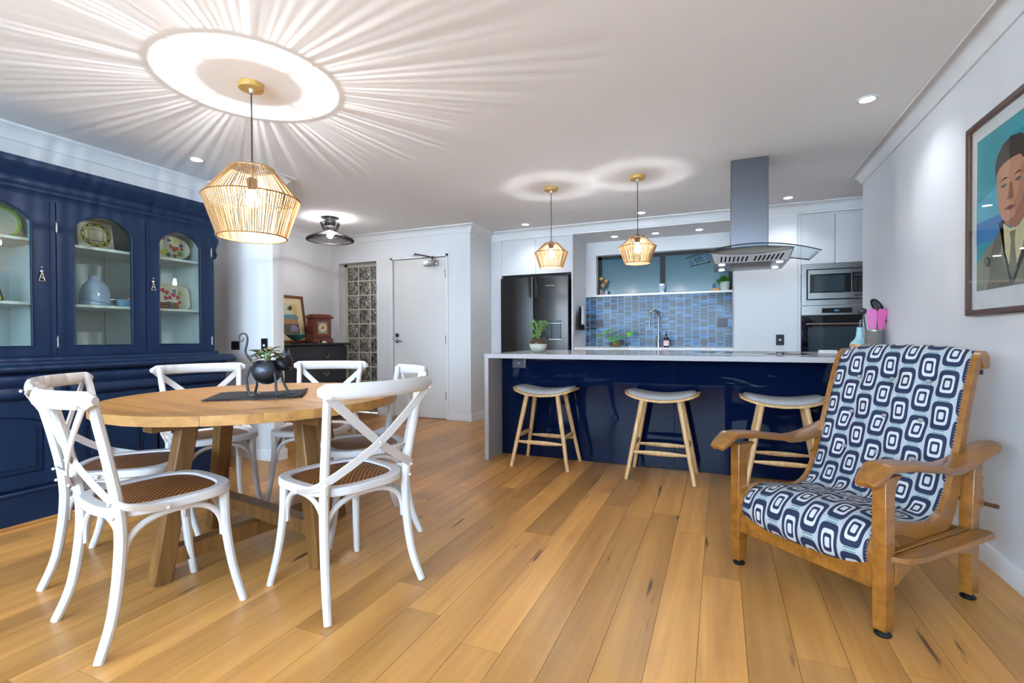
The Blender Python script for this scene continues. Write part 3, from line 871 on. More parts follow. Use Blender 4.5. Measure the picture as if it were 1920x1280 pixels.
# plant in a glass bowl on the back worktop
pb = E('potted_plant', (-1.245, 6.35, 0.908), 0, 'trailing pothos cutting in a clear glass bowl by the tiles', 'plant')
O('glass_bowl', MB().lathe([(0.07, 0.0), (0.082, 0.01), (0.09, 0.05), (0.082, 0.085), (0.078, 0.085), (0.085, 0.05), (0.076, 0.012), (0.001, 0.008)], 24), CLEAR, pb)
O('root_mass', MB().lathe([(0.001, 0.012), (0.07, 0.014), (0.078, 0.05), (0.04, 0.066), (0.001, 0.06)], 18), pmat('root_brown', '#8a6a2c', 0.9, var=0.5, vscale=50, bump=0.6), pb)
rl = random.Random(4)
for (ex, ez, ey, L, Wd) in ((-0.17, 0.17, -0.05, 0.08, 0.035), (-0.10, 0.21, 0.0, 0.08, 0.035), (-0.03, 0.22, -0.04, 0.09, 0.04), (0.02, 0.17, -0.08, 0.09, 0.042), (-0.05, 0.13, -0.09, 0.09, 0.042), (0.06, 0.14, -0.06, 0.08, 0.038), (0.20, 0.19, -0.03, 0.10, 0.05), (0.14, 0.11, -0.05, 0.06, 0.028), (-0.19, 0.08, -0.04, 0.06, 0.026), (-0.01, 0.10, -0.10, 0.08, 0.04), (0.24, 0.16, -0.02, 0.08, 0.04)):
    O('stem', MB().tube(bez([(0, 0, 0.05), (ex * 0.5, ey * 0.5, ez * 0.95), (ex, ey, ez)], 4), 0.0028, 5), STEM, pb)
    leafobj(pb, (ex, ey, ez), (ex * 0.4 + rl.uniform(-0.2, 0.2), -0.5, rl.uniform(-0.2, 0.5)), L, Wd, GREEN, 0.4)

# ledge ornaments
def corkbottle(x, h, r, label, fill):
    e = E('cork_bottle', (x, 6.675, 1.612), 0, label, 'bottle', 'cork ball bottles on the window ledge')
    O('bottle', MB().lathe([(r, 0), (r, h * 0.62), (r * 0.55, h * 0.72), (r * 0.55, h * 0.8)], 18), CLEAR, e)
    O('contents', MB().lathe([(r * 0.85, 0.004), (r * 0.85, h * 0.3)], 16), fill, e)
    O('stopper', MB().ball((0, 0, h * 0.8 + 0.026), 0.028, 16), CORK, e)
corkbottle(-1.50, 0.245, 0.024, 'tallest cork-ball glass bottle at the left window corner', pmat('fill_white', '#cfd4d4', 0.8, var=0.3))
o_ = corkbottle(-1.435, 0.20, 0.028, 'clear glass bottle with cork ball, right of three on the ledge', pmat('fill_pale', '#bcd0cc', 0.8, var=0.3))
e = E('cork_bottle', (-1.468, 6.628, 1.612), 0, 'shortest cork-ball bottle with pink contents, front of three', 'bottle', 'cork ball bottles on the window ledge')
O('bottle', MB().lathe([(0.030, 0), (0.030, 0.085), (0.016, 0.10), (0.016, 0.11)], 18), CLEAR, e)
O('contents', MB().lathe([(0.026, 0.004), (0.026, 0.04)], 16), pmat('fill_pink', '#c07a86', 0.8, var=0.4, vscale=60), e)
O('stopper', MB().ball((0, 0, 0.130), 0.028, 16), CORK, e)
gj = E('ginger_jar', (-0.70, 6.655, 1.612), 0, 'small blue and white ceramic jar in the middle of the window ledge', 'jar')
jb = [(0.024, 0), (0.027, 0.004), (0.036, 0.03), (0.042, 0.06), (0.040, 0.085), (0.034, 0.095)]
O('jar_body', MB().lathe(jb, 24), pmat('jar_white', '#dfe8f2', 0.2), gj)
for z0, z1 in ((0.022, 0.032), (0.046, 0.056), (0.068, 0.078)):
    ra = 0.0355 if z0 < 0.03 else 0.0425
    O('blue_band', MB().lathe([(ra - 0.0035 if z0 < 0.03 else ra - 0.002, z0), (ra + 0.0012, (z0+z1)/2), (ra, z1)], 24, close=False), pmat('jar_blue', '#5b86b8', 0.3, var=0.5, vscale=120), gj)
O('lid', MB().lathe([(0.042, 0.095), (0.043, 0.112), (0.03, 0.12), (0.006, 0.122)], 24), pmat('jar_lid', '#eef2f6', 0.2), gj)
pp = E('potted_plant', (0.055, 6.66, 1.612), 0, 'bushy green fern in a white pot at the right end of the ledge', 'plant')
O('pot', MB().lathe([(0.042, 0), (0.048, 0.01), (0.058, 0.11), (0.054, 0.11), (0.05, 0.10), (0.001, 0.095)], 22), pmat('pot_white', '#d5dcd8', 0.4), pp)
ff = MB(); rl = random.Random(9)
for k in range(190):
    a = rl.uniform(0, 2*PI); el = rl.uniform(-0.1, 1.3)
    d = (math.cos(a)*math.cos(el), -abs(math.sin(a))*math.cos(el) if rl.random() < .7 else math.sin(a)*0.4, math.sin(el))
    L_ = rl.uniform(0.06, 0.12)
    leaf(ff, (rl.uniform(-0.025, 0.025), rl.uniform(-0.03, 0.02), 0.10 + rl.uniform(0, 0.05)), d, L_ * (1.0 if d[0] < 0.3 else 0.55), 0.006, 0.5, n=3)
o = O('fronds', ff, pmat('fern_green', '#3f9426', 0.5, var=0.4, vscale=30), pp, smooth=60); o['kind'] = 'stuff'
ob = E('trinket_box', (-0.052, 6.655, 1.612), 0, 'little orange box with a blue bottle beside the white plant pot', 'ornament')
O('box', B(-0.038, 0.038, -0.02, 0.02, 0, 0.035), pmat('orange_box', '#c98a4a', 0.6), ob, bevel=0.003)
O('blue_bottle', MB().lathe([(0.016, 0.035), (0.016, 0.07), (0.007, 0.08), (0.007, 0.095)], 12, (-0.02, 0, 0)), pmat('cobalt', '#2c4f8a', 0.15), ob)

# ------------------------------------------------------------------ island
iw = E('island_worktop', (0, 0, 0), 0, 'long grey stone island worktop with waterfall end', 'worktop')
O('slab', B(-1.853, 1.128, 3.75, 5.02, 0.868, 0.905), STONE, iw, bevel=0.0015)
O('waterfall_end', B(-1.853, -1.815, 3.75, 5.02, 0.0, 0.868), STONE, iw, bevel=0.0015)
ic = E('island_cabinet', (0, 4.026, 0), 0, 'gloss navy island cabinet under the grey worktop', 'cabinet')
O('carcass', B(-1.813, 1.126, 0.02, 0.98, 0.0, 0.866), NAVY, ic, smooth=0)
for a, b in ((-1.812, -0.331), (-0.328, 1.126)):
    O('gloss_panel', B(a, b, 0.0, 0.019, 0.001, 0.866), NAVYG, ic, bevel=0.001)
so = O('power_outlet', B(-1.705, -1.585, -0.010, 0.0, 0.772, 0.850), pmat('outlet_grey', '#3c3a40', 0.35, 0.4), ic, bevel=0.002)
O('outlet_edge', B(-1.588, -1.580, -0.012, 0.0, 0.772, 0.850), CHROME, so, smooth=0)
O('socket_slot', MB().box(-1.652, -1.648, -0.0108, -0.0095, 0.81, 0.818).box(-1.642, -1.638, -0.0108, -0.0095, 0.81, 0.818), TRIMW, so, smooth=0)
ct = E('cooktop', (0.21, 4.45, 0.905), 0, 'black glass cooktop set in the island under the hood', 'cooktop')
O('glass_top', B(-0.40, 0.40, -0.25, 0.25, 0, 0.004), BGLASS, ct, bevel=0.001)
for cx, cy, r_ in ((-0.22, -0.1, 0.09), (0.22, -0.1, 0.075), (-0.2, 0.12, 0.075), (0.2, 0.12, 0.1)):
    O('zone_ring', MB().ring([(cx + r_*math.cos(2*PI*k/28), cy + r_*math.sin(2*PI*k/28)) for k in range(28)], [(cx + (r_-0.003)*math.cos(2*PI*k/28), cy + (r_-0.003)*math.sin(2*PI*k/28)) for k in range(28)], lambda a, b, t: (a, b, t), 0.004, 0.0045), STEELD, ct)

gp = E('potted_plant', (-1.545, 4.25, 0.905), 0, 'leafy green plant in a pebble-filled glass globe on the island', 'plant')
def globe(r, z0, a0, a1, n=14):
    return [(r * math.sin(a0 + (a1 - a0) * k / n) + 1e-4, z0 - r * math.cos(a0 + (a1 - a0) * k / n)) for k in range(n + 1)]
O('glass_globe', MB().lathe(globe(0.084, 0.078, 0.35, 2.5), 28, close=False), CLEAR, gp)
O('pebbles', MB().lathe(globe(0.081, 0.078, 0.36, 1.55) + [(0.001, 0.085)], 28), PEBBLE, gp)
O('soil', MB().lathe([(0.0795, 0.078), (0.077, 0.102), (0.06, 0.12), (0.03, 0.128), (0.001, 0.126)], 24), SOIL, gp)
rl = random.Random(12)
for k in range(30):
    a = rl.uniform(0, 2*PI); r_ = rl.uniform(0.01, 0.075); z_ = rl.uniform(0.16, 0.30)
    if k < 11: z_ = rl.uniform(0.26, 0.30); r_ = rl.uniform(0.03, 0.09)
    tip = (r_*math.cos(a), r_*math.sin(a), z_)
    O('stem', MB().tube(bez([(0.01*math.cos(a), 0.01*math.sin(a), 0.12), (tip[0]*0.4, tip[1]*0.4, z_*0.75), tip], 3), 0.0018, 4), STEM, gp)
    leafobj(gp, tip, (math.cos(a), math.sin(a), rl.uniform(-0.3, 0.4)), rl.uniform(0.035, 0.055), rl.uniform(0.014, 0.02), GREEN, 0.4)

va = E('ceramic_bottle', (1.005, 4.58, 0.905), 0, 'blue and tan glazed ceramic oil bottle at the wall end of the island', 'bottle')
O('base_glaze', MB().lathe([(0.034, 0), (0.045, 0.008), (0.062, 0.035), (0.0655, 0.048)], 28), pmat('glaze_blue', '#2f6fd0', 0.15), va)
O('band_glaze', MB().lathe([(0.0655, 0.048), (0.067, 0.058), (0.0655, 0.074)], 28, close=False), pmat('glaze_tan', '#c9935a', 0.3, var=0.35, vscale=40), va)
O('body_glaze', MB().lathe([(0.0655, 0.074), (0.055, 0.092), (0.036, 0.110), (0.026, 0.135), (0.022, 0.175), (0.020, 0.205)], 28, close=False), pmat('glaze_pale', '#a8d0d8', 0.15, var=0.2, vscale=30), va)
O('lip', MB().lathe([(0.020, 0.205), (0.022, 0.208), (0.022, 0.213), (0.010, 0.215)], 24), pmat('glaze_navy', '#1d3350', 0.2), va)
O('pourer', MB().tube([(0, 0, 0.213), (0, 0, 0.235), (0.006, 0, 0.262)], 0.006, 10), CHROME, va)
uh = E('utensil_holder', (1.05, 4.37, 0.905), 0, 'ribbed steel utensil holder against the right wall', 'utensil holder')
pr_ = []
for k in range(16): pr_ += [(0.0605, 0.003 + k * 0.011), (0.0625, 0.0085 + k * 0.011)]
O('canister', MB().lathe([(0.06, 0)] + pr_ + [(0.061, 0.18), (0.0585, 0.18), (0.0585, 0.01), (0.001, 0.008)], 28), STEEL, uh)
def utensil(name, label, build):
    e = E(name, (1.05, 4.37, 0.905), 0.40, label, 'utensil', 'utensils in the steel holder'); e.scale = (1.12, 1.12, 1.12); build(e); return e
def spat(mat, x0, lean, w, y):
    def b(e):
        O('handle', MB().tube([(x0*0.4, y, 0.02), (x0, y, 0.17)], 0.005, 6), WHITEC, e)
        O('blade', MB().prism([(x0 - w*0.62, 0.165), (x0 + w*0.62, 0.165), (x0 + lean + w, 0.285), (x0 + lean + w*0.4, 0.30), (x0 + lean - w*0.7, 0.30), (x0 + lean - w, 0.28)], lambda a, c, t: (a, t, c), y - 0.004, y + 0.004), mat, e, bevel=0.002)
    return b
utensil('spatula', 'larger pink silicone spatula, left in the steel holder', spat(PINK, -0.034, -0.004, 0.036, -0.025))
utensil('spatula', 'smaller rose-pink spatula, right in the steel holder', spat(PINK2, 0.028, 0.010, 0.032, -0.018))
utensil('spatula', 'dark slate spatula behind the rose-pink one', spat(SLATEG, 0.036, 0.018, 0.026, 0.01))
def slot_spoon(e):
    O('handle', MB().tube([(0.0, 0.03, 0.02), (0.015, 0.02, 0.27)], 0.005, 6), BLACK, e)
    def fn(a, c, t): return (0.0 + a * 0.8 - c * 0.5, t, 0.315 + a * 0.62 + c * 0.62)
    n = 20
    ov_ = [(0.062*math.sin(2*PI*k/n)*-1, 0.03*math.cos(2*PI*k/n)) for k in range(n)]
    def fn2(a, c, t): return (0.012 + a * 0.62 + c * 0.78, t - 0.012, 0.315 - a * 0.78 + c * 0.62)
    O('spoon_rim', MB().ring(ov_, [(p*0.8, q*0.72) for p, q in ov_], fn2, 0.0, 0.008), BLACK, e)
    O('spoon_bar', MB().prism([(-0.055, -0.004), (0.055, -0.004), (0.055, 0.004), (-0.055, 0.004)], fn2, 0.001, 0.007).prism([(-0.045, 0.010), (0.045, 0.010), (0.045, 0.015), (-0.045, 0.015)], fn2, 0.001, 0.007).prism([(-0.045, -0.015), (0.045, -0.015), (0.045, -0.010), (-0.045, -0.010)], fn2, 0.001, 0.007), BLACK, e, smooth=0)
utensil('slotted_spoon', 'black slotted spoon standing tallest in the steel holder', slot_spoon)
def ladle(e):
    O('handle', MB().tube([(-0.02, 0.02, 0.02), (-0.055, 0.01, 0.19), (-0.075, 0.0, 0.27)], 0.006, 6), SLATEG, e)
    O('bowl', MB().ball((-0.085, -0.005, 0.285), 0.028, 14, 0.8), CHARC, e)
utensil('ladle', 'dark grey ladle leaning left out of the steel holder', ladle)
def whiskbow(e):
    O('bow', MB().tube(bez([(0.03, 0.0, 0.05), (0.055, 0.0, 0.18), (0.085, 0.0, 0.24), (0.098, 0.0, 0.295)], 5), 0.006, 6), BLACK, e)
    O('serrated_blade', MB().prism([(0.02, 0.298)] + [(0.02 + k*0.008, 0.29 - (0.006 if k % 2 else 0)) for k in range(11)] + [(0.102, 0.300)], lambda a, c, t: (a, t, c), -0.004, 0.004), BLACK, e, smooth=0)
utensil('serving_tongs', 'black serrated serving tool leaning right out of the steel holder', whiskbow)
pk = E('pepper_stick', (0.985, 4.49, 0.905), 0, 'slim white and brown stick beside the steel utensil holder', 'utensil')
pk.location = (1.035, 4.50, 0.905)
O('stick', MB().tube([(0, 0, 0.05), (0, 0, 0.205)], 0.009, 10), TRIMW, pk); O('stick_base', MB().tube([(0, 0, 0.0), (0, 0, 0.06)], 0.0095, 10), pmat('stick_brown', '#b5683a', 0.5), pk)
wc = E('folded_cloth', (0.80, 4.62, 0.905), 0.05, 'small folded white cloth lying on the island', 'cloth')
O('cloth', B(-0.065, 0.065, -0.04, 0.04, 0, 0.012), TRIMW, wc, bevel=0.005, seg=3)
O('cloth_layer', B(-0.062, 0.058, -0.038, 0.036, 0.0125, 0.024), TRIMW, wc, bevel=0.005, seg=3)

# ------------------------------------------------------------------ range hood
rh = E('range_hood', (0.2125, 4.275, 0), 0, 'island range hood with grey chimney and curved glass canopy', 'range hood')
O('chimney', MB().box(-0.1335, 0.1335, 0.0, 0.25, 1.74, CEIL), STEELD, rh, bevel=0.004)
def arc(x): return 1.728 - 0.31 * x * x
def gl(u, v):
    x = (u - 0.5) * 0.92
    ins = 0.10 * (abs(x) / 0.46) ** 2
    y = -0.26 + ins + (0.70 - 2 * ins) * v
    return (x, y, arc(x))
go = O('glass_canopy', MB().grid(gl, 28, 6), HOODG, rh); sd = go.modifiers.new('t', 'SOLIDIFY'); sd.thickness = 0.007; sd.offset = 0
for v_ in (0.0, 1.0): O('glass_edge', MB().tube([gl(k / 28, v_) for k in range(29)], 0.0042, 6), BGLASS, rh)
# steel body: arched top, slanting ends, sloped underside
n = 16
top = [(-0.285 + 0.57 * k / n) for k in range(n + 1)]
poly = [(x_, arc(x_) - 0.012) for x_ in top]
def body():
    mb = MB()
    ys = (-0.22, 0.38)
    A = [(x_, ys[0], arc(x_) - 0.012) for x_ in top]; Bk = [(x_, ys[1], arc(x_) - 0.012) for x_ in top]
    C_ = [(x_ * 0.985, ys[0] - 0.012, arc(x_) - 0.020 - (0.048 * (1 - (x_/0.285)**2))) for x_ in top]
    D_ = [(x_ * 0.90, ys[0] + 0.06, 1.604) for x_ in top]; Dk = [(x_ * 0.90, ys[1] - 0.03, 1.604) for x_ in top]
    rows = [Bk, A, C_, D_, Dk]
    m = n + 1
    vs = [p for r in rows for p in r]
    fs = [(r*m+i, r*m+i+1, ((r+1) % 5)*m+i+1, ((r+1) % 5)*m+i) for r in range(5) for i in range(n)]
    fs += [tuple(r*m for r in range(5)), tuple(r*m + n for r in range(4, -1, -1))]
    return mb.add(vs, fs)
bo = O('steel_body', body(), STEEL, rh, smooth=40)
def onslope(x_, t):
    a = (x_ * 0.985, -0.232, arc(x_) - 0.020 - (0.048 * (1 - (x_/0.285)**2))); b = (x_ * 0.90, -0.16, 1.604)
    return Vector(a).lerp(Vector(b), t)
fpn = MB().grid(lambda u, v: onslope(-0.275 + 0.55 * u, 0.06 + 0.9 * v) + Vector((0, -0.0012, -0.0012)), 20, 2)
O('filter_panel', fpn, STEELL, bo)
for k in list(range(-7, 0)) + list(range(1, 8)):
    xc = k * 0.031
    p, q = onslope(xc + 0.008, 0.30), onslope(xc - 0.006, 0.82)
    O('filter_slot', MB().bar(p + Vector((0, -0.002, -0.002)), q + Vector((0, -0.002, -0.002)), 0.011, 0.003, up=(0, -0.6, -0.8)), BLACK, bo, smooth=0)
for s_ in (-1, 1):
    for yy in (-0.10, 0.24):
        O('hood_light', MB().lathe([(0.022, 1.6005), (0.022, 1.6035)], 16, (s_ * 0.20, yy, 0)), LED, bo, smooth=0)
        light('lamp', 'SPOT', (s_ * 0.20, yy, 1.594), 1.6, COOL, 0.02, None, rh, 120, 0.8)
# ------------------------------------------------------------------ round dining table
TZ = 0.76
tb = E('dining_table', (-2.14, 1.78, 0), math.radians(-9), 'round oak dining table with splayed square legs and crossed stretchers', 'table')
NB = 8
bw = 2 * 0.67 / NB
def boardpoly(k):
    """one glued board of the round top, running along x, cut by the circle"""
    y0, y1 = -0.67 + k * bw + 0.0004, -0.67 + (k + 1) * bw - 0.0004
    right = []
    for q in range(9):
        y = y0 + (y1 - y0) * q / 8
        right.append((math.sqrt(max(0.0, 0.67 ** 2 - y * y)), y))
    return right + [(-x_, y_) for x_, y_ in reversed(right)]
for k in range(NB):
    O('top_board', MB().prism(boardpoly(k), lambda a, b, t: (a, b, t), TZ - 0.04, TZ), TABLEW, tb, bevel=0.0012, seg=1)
for k in range(4):
    a = math.radians(-90 + 90 * k); c_, s_ = math.cos(a), math.sin(a)
    O('leg', MB().tube([(0.46*c_, 0.46*s_, 0.0), (0.335*c_, 0.335*s_, TZ - 0.041)], 0.036, 4, up=(c_, s_, 0)), TLEG, tb, bevel=0.006)
for k in range(2):
    a = math.radians(-90 + 90 * k); c_, s_ = math.cos(a), math.sin(a)
    r_ = 0.41; z_ = 0.105 + 0.07 * k
    O('stretcher', MB().bar((-r_*c_, -r_*s_, z_), (r_*c_, r_*s_, z_), 0.07, 0.068), TLEG, tb, bevel=0.004)
    O('top_brace', MB().bar((-0.5*c_, -0.5*s_, TZ - 0.075 ), (0.5*c_, 0.5*s_, TZ - 0.075), 0.08, 0.066), TLEG, tb, bevel=0.004)

# runner (woven mat, corners not quite flat)
rn = E('table_runner', (-2.11, 1.746, TZ), math.radians(40.4), 'black woven table runner under the metal cat planter', 'table runner')
def rfn(u, v):
    x_, y_ = (u - 0.5) * 0.42, (v - 0.5) * 0.335
    z_ = 0.004 + 0.003 * math.sin(u * 9) * (abs(v - 0.5) * 2) ** 3 + (0.008 if (u > 0.93) else 0) * (u - 0.93) / 0.07
    return (x_, y_, z_)
o = O('mat', MB().grid(rfn, 24, 14), RUNNER, rn); sd = o.modifiers.new('t', 'SOLIDIFY'); sd.thickness = 0.004; sd.offset = -0.9
hm = MB()
for k in range(46):
    hm.box(-0.205 + k * 0.009, -0.2025 + k * 0.009, -0.171, -0.1665, 0.002, 0.005)
o = O('stitched_hem', hm, GREYPAD, rn, smooth=0); o['kind'] = 'stuff'

# metal cat planter
ca = E('cat_planter', (-2.055, 1.745, TZ + 0.007), math.radians(23), 'dark metal cat planter with curled tail and succulent on the table', 'planter')
O('body', MB().lathe([(0.001, 0.054)] + [(0.070*math.sin(t_), 0.122 - 0.068*math.cos(t_)) for t_ in [0.15 + 0.21*k for k in range(11)]] + [(0.046, 0.172), (0.001, 0.165)], 28), IRON, ca)
hd = O('head', MB().tube([(0.066, 0.0, 0.135), (0.072, 0, 0.14), (0.082, 0, 0.152), (0.092, 0, 0.162)], [0.018, 0.034, 0.044, 0.04], 20).tube([(0.092, 0, 0.162), (0.112, 0, 0.156), (0.122, 0, 0.150)], [0.039, 0.026, 0.010], 16), BLACK, ca)
for s_ in (-1, 1):
    O('ear', MB().prism([(-0.014, 0.0), (0.018, 0.0), (0.006, 0.042)], lambda a, b, t: (0.092 + a, s_ * 0.024 + t, 0.190 + b), -0.003, 0.003), BLACK, hd, bevel=0.001)
    O('eye', MB().ball((0.112, s_ * 0.014, 0.172), 0.005, 8), CHROME, hd)
O('whisker', MB().tube([(0.118, -0.01, 0.148), (0.134, -0.022, 0.140)], 0.0012, 4), CHROME, hd)
O('tail', MB().tube(bez([(-0.062, 0, 0.155), (-0.090, 0, 0.185), (-0.106, 0, 0.215), (-0.098, 0, 0.255), (-0.096, 0, 0.285), (-0.106, 0, 0.303), (-0.126, 0, 0.302), (-0.137, 0, 0.285), (-0.132, 0, 0.268), (-0.118, 0, 0.270), (-0.114, 0, 0.283)], 6), [0.0065 - 0.0045 * k / 60 for k in range(61)], 8), IRON, ca)
for hx, hy, fx, fy in ((-0.058, -0.035, -0.062, -0.05), (-0.055, 0.035, -0.085, 0.045), (0.052, -0.035, 0.066, -0.045), (0.05, 0.04, 0.085, 0.05)):
    if hx < 0: pts = [(hx, hy, 0.145), (hx - 0.022, hy * 1.15, 0.090), (hx - 0.018, hy * 1.25, 0.055), (fx, fy, 0.004)]
    else: pts = [(hx, hy, 0.125), (hx + 0.008, hy * 1.1, 0.065), (fx, fy, 0.004)]
    l_ = O('leg', MB().tube(bez(pts, 5), 0.0062, 8), IRON, ca)
    O('paw', MB().ball((fx + 0.008, fy, 0.004), 0.013, 10, 0.35).ball((fx + 0.020, fy, 0.004), 0.009, 10, 0.35), CHROME if hx < 0 else IRON, l_)
O('soil', MB().lathe([(0.048, 0.168), (0.001, 0.172)], 18), SOIL, ca)
rl = random.Random(21)
for k in range(34):
    a = 2 * PI * k / 34 * 2.6; r_ = 0.012 + 0.03 * (k % 4) / 3; z_ = 0.178 + rl.uniform(0.0, 0.05)
    leafobj(ca, (r_*math.cos(a) + 0.002, r_*math.sin(a), z_), (math.cos(a), math.sin(a), rl.uniform(-0.1, 0.7)), rl.uniform(0.045, 0.075), rl.uniform(0.010, 0.016), GREEND if k % 3 else pmat('leaf_bronze_%d' % k, '#7a6a4c', 0.45, var=0.3), 0.25)
for k in range(6):
    a = k * 1.05
    O('stem', MB().tube([(0, 0, 0.15), (0.02*math.cos(a), 0.02*math.sin(a), 0.215)], 0.003, 5), STEM, ca)

# ------------------------------------------------------------------ cross-back chairs
def sup(n, ax_, ay_, e_, taper=0.0):
    out = []
    for k in range(n):
        t = 2 * PI * k / n
        c_, s_ = math.cos(t), math.sin(t)
        x_ = ax_ * math.copysign(abs(c_) ** e_, c_); y_ = ay_ * math.copysign(abs(s_) ** e_, s_)
        out.append((x_ * (1 + taper * y_ / ay_), y_))
    return out
def make_chair():
    c = E('dining_chair', (0, 0, 0), 0)
    for s_ in (-1, 1):
        O('back_post', MB().tube(bez([(0.222*s_, -0.250, 0.0), (0.203*s_, -0.205, 0.13), (0.193*s_, -0.180, 0.32), (0.193*s_, -0.182, 0.46), (0.203*s_, -0.212, 0.64), (0.222*s_, -0.262, 0.87)], 5), [0.0150 + 0.0035 * math.sin(PI * k / 25) for k in range(26)], 10), WHITEC, c)
        O('front_leg', MB().tube(bez([(0.212*s_, 0.218, 0.0), (0.190*s_, 0.190, 0.14), (0.176*s_, 0.170, 0.30), (0.172*s_, 0.165, 0.443)], 5), [0.0145 + 0.0045 * k / 15 for k in range(16)], 10), WHITEC, c)
    outer = sup(40, 0.222, 0.218, 0.62, 0.05); inner = [(x_ * 0.80, y_ * 0.80) for x_, y_ in outer]
    O('seat_frame', MB().ring(outer, inner, lambda a, b, t: (a, b, t), 0.440, 0.474), WHITEC, c, bevel=0.006)
    cp = MB(); n = len(inner)
    rings = [[(x_ * s_, y_ * s_, 0.466 + 0.012 * (1 - s_ * s_)) for x_, y_ in inner] for s_ in (1.0, 0.85, 0.6, 0.3)]
    vs = [p for r in rings for p in r] + [(0, 0, 0.478)]
    fs = [(r*n+k, r*n+(k+1) % n, (r+1)*n+(k+1) % n, (r+1)*n+k) for r in range(3) for k in range(n)] + [(3*n+k, 3*n+(k+1) % n, 4*n) for k in range(n)]
    vs += [(x_, y_, 0.452) for x_, y_ in inner]; m0 = 4*n+1
    fs += [(k, m0+k, m0+(k+1) % n, (k+1) % n) for k in range(n)] + [tuple(m0+k for k in range(n))]
    O('cane_seat', cp.add(vs, fs), CANE, c, smooth=50)
    # top rail: bowed board with rounded ends
    rail = MB(); N_ = 22; pts = []
    for k in range(N_ + 1):
        u = -1 + 2 * k / N_
        pts.append((0.262 * u, -0.260 - 0.072 * (1 - u * u), 0.854))
    hs = [0.030 * min(1.0, (max(0.0, 1 - (abs(-1 + 2*k/N_)) ** 9)) ** 0.5 + 0.42) for k in range(N_ + 1)]
    rail.tube(pts, hs, 12, up=(0, 0.12, 1), ry=0.0135)
    O('top_rail', rail, WHITEC, c, smooth=60)
    for s_ in (-1, 1):
        o_ = 0.004 * s_
        O('cross_strap', MB().tube(bez([(-0.232*s_, -0.282, 0.838), (-0.13*s_, -0.275 + o_, 0.745), (0.0, -0.258 + o_*1.5, 0.635), (0.12*s_, -0.230 + o_, 0.555), (0.200*s_, -0.200, 0.505), (0.225*s_, -0.150, 0.478), (0.226*s_, -0.045, 0.452)], 5), 0.0165, 4, up=(0.75*s_, 0, 0.8), ry=0.0028), WHITEC, c, smooth=30)
    def archpts(a, b, h0, h1):
        a, b = Vector(a), Vector(b); out = []
        for k in range(17):
            t = k / 16
            x_ = a.lerp(b, 0.5 - 0.5 * math.copysign(abs(math.cos(PI * t)) ** 0.8, math.cos(PI * t)))
            out.append((x_.x, x_.y, h0 + (h1 - h0) * math.sin(PI * t) ** 0.75))
        return out
    L_ = {'fl': (-0.165, 0.162), 'fr': (0.165, 0.162), 'bl': (-0.185, -0.17), 'br': (0.185, -0.17)}
    for a, b in (('fl', 'fr'), ('bl', 'br'), ('fl', 'bl'), ('fr', 'br')):
        O('brace_arch', MB().tube(archpts(L_[a] + (0,), L_[b] + (0,), 0.275, 0.425), 0.0112, 8), WHITEC, c)
    bm_ = MB().ball((0, 0, 0), 0.0065, 8)
    for p in ((-0.232, -0.300, 0.836), (0.232, -0.300, 0.836), (0.0, -0.268, 0.635), (-0.2, -0.212, 0.5), (0.2, -0.212, 0.5), (0.2, -0.203, 0.452), (-0.2, -0.203, 0.452), (-0.231, -0.05, 0.453), (0.231, -0.05, 0.453)):
        O('bolt', bm_, WHITEC, c, loc=p)
    return c
ch0 = make_chair()
CH = [(-2.573, 1.429, -47.9, 'white cross-back chair at the left edge, partly behind the nearest chair'),
      (-2.012, 1.202, -10.7, 'white cross-back chair nearest the camera at the bottom left'),
      (-1.493, 1.644, 74.4, 'white cross-back chair at the right of the table showing its full crossed back'),
      (-1.82, 2.169, 142.3, 'white cross-back chair behind the right-hand chair, side-on near the door'),
      (-2.835, 2.016, -112.0, 'white cross-back chair on the far side of the table in front of the hutch end'),
      (-2.437, 2.423, 200.3, 'white cross-back chair on the far side of the table in front of the black chest')]
for k, (x_, y_, a_, lb) in enumerate(CH):
    o = ch0 if k == 0 else copytree(ch0)
    o.location = (x_, y_, 0); o.rotation_euler = (0, 0, math.radians(a_))
    tag(o, lb, 'chair', 'white cross-back dining chairs')

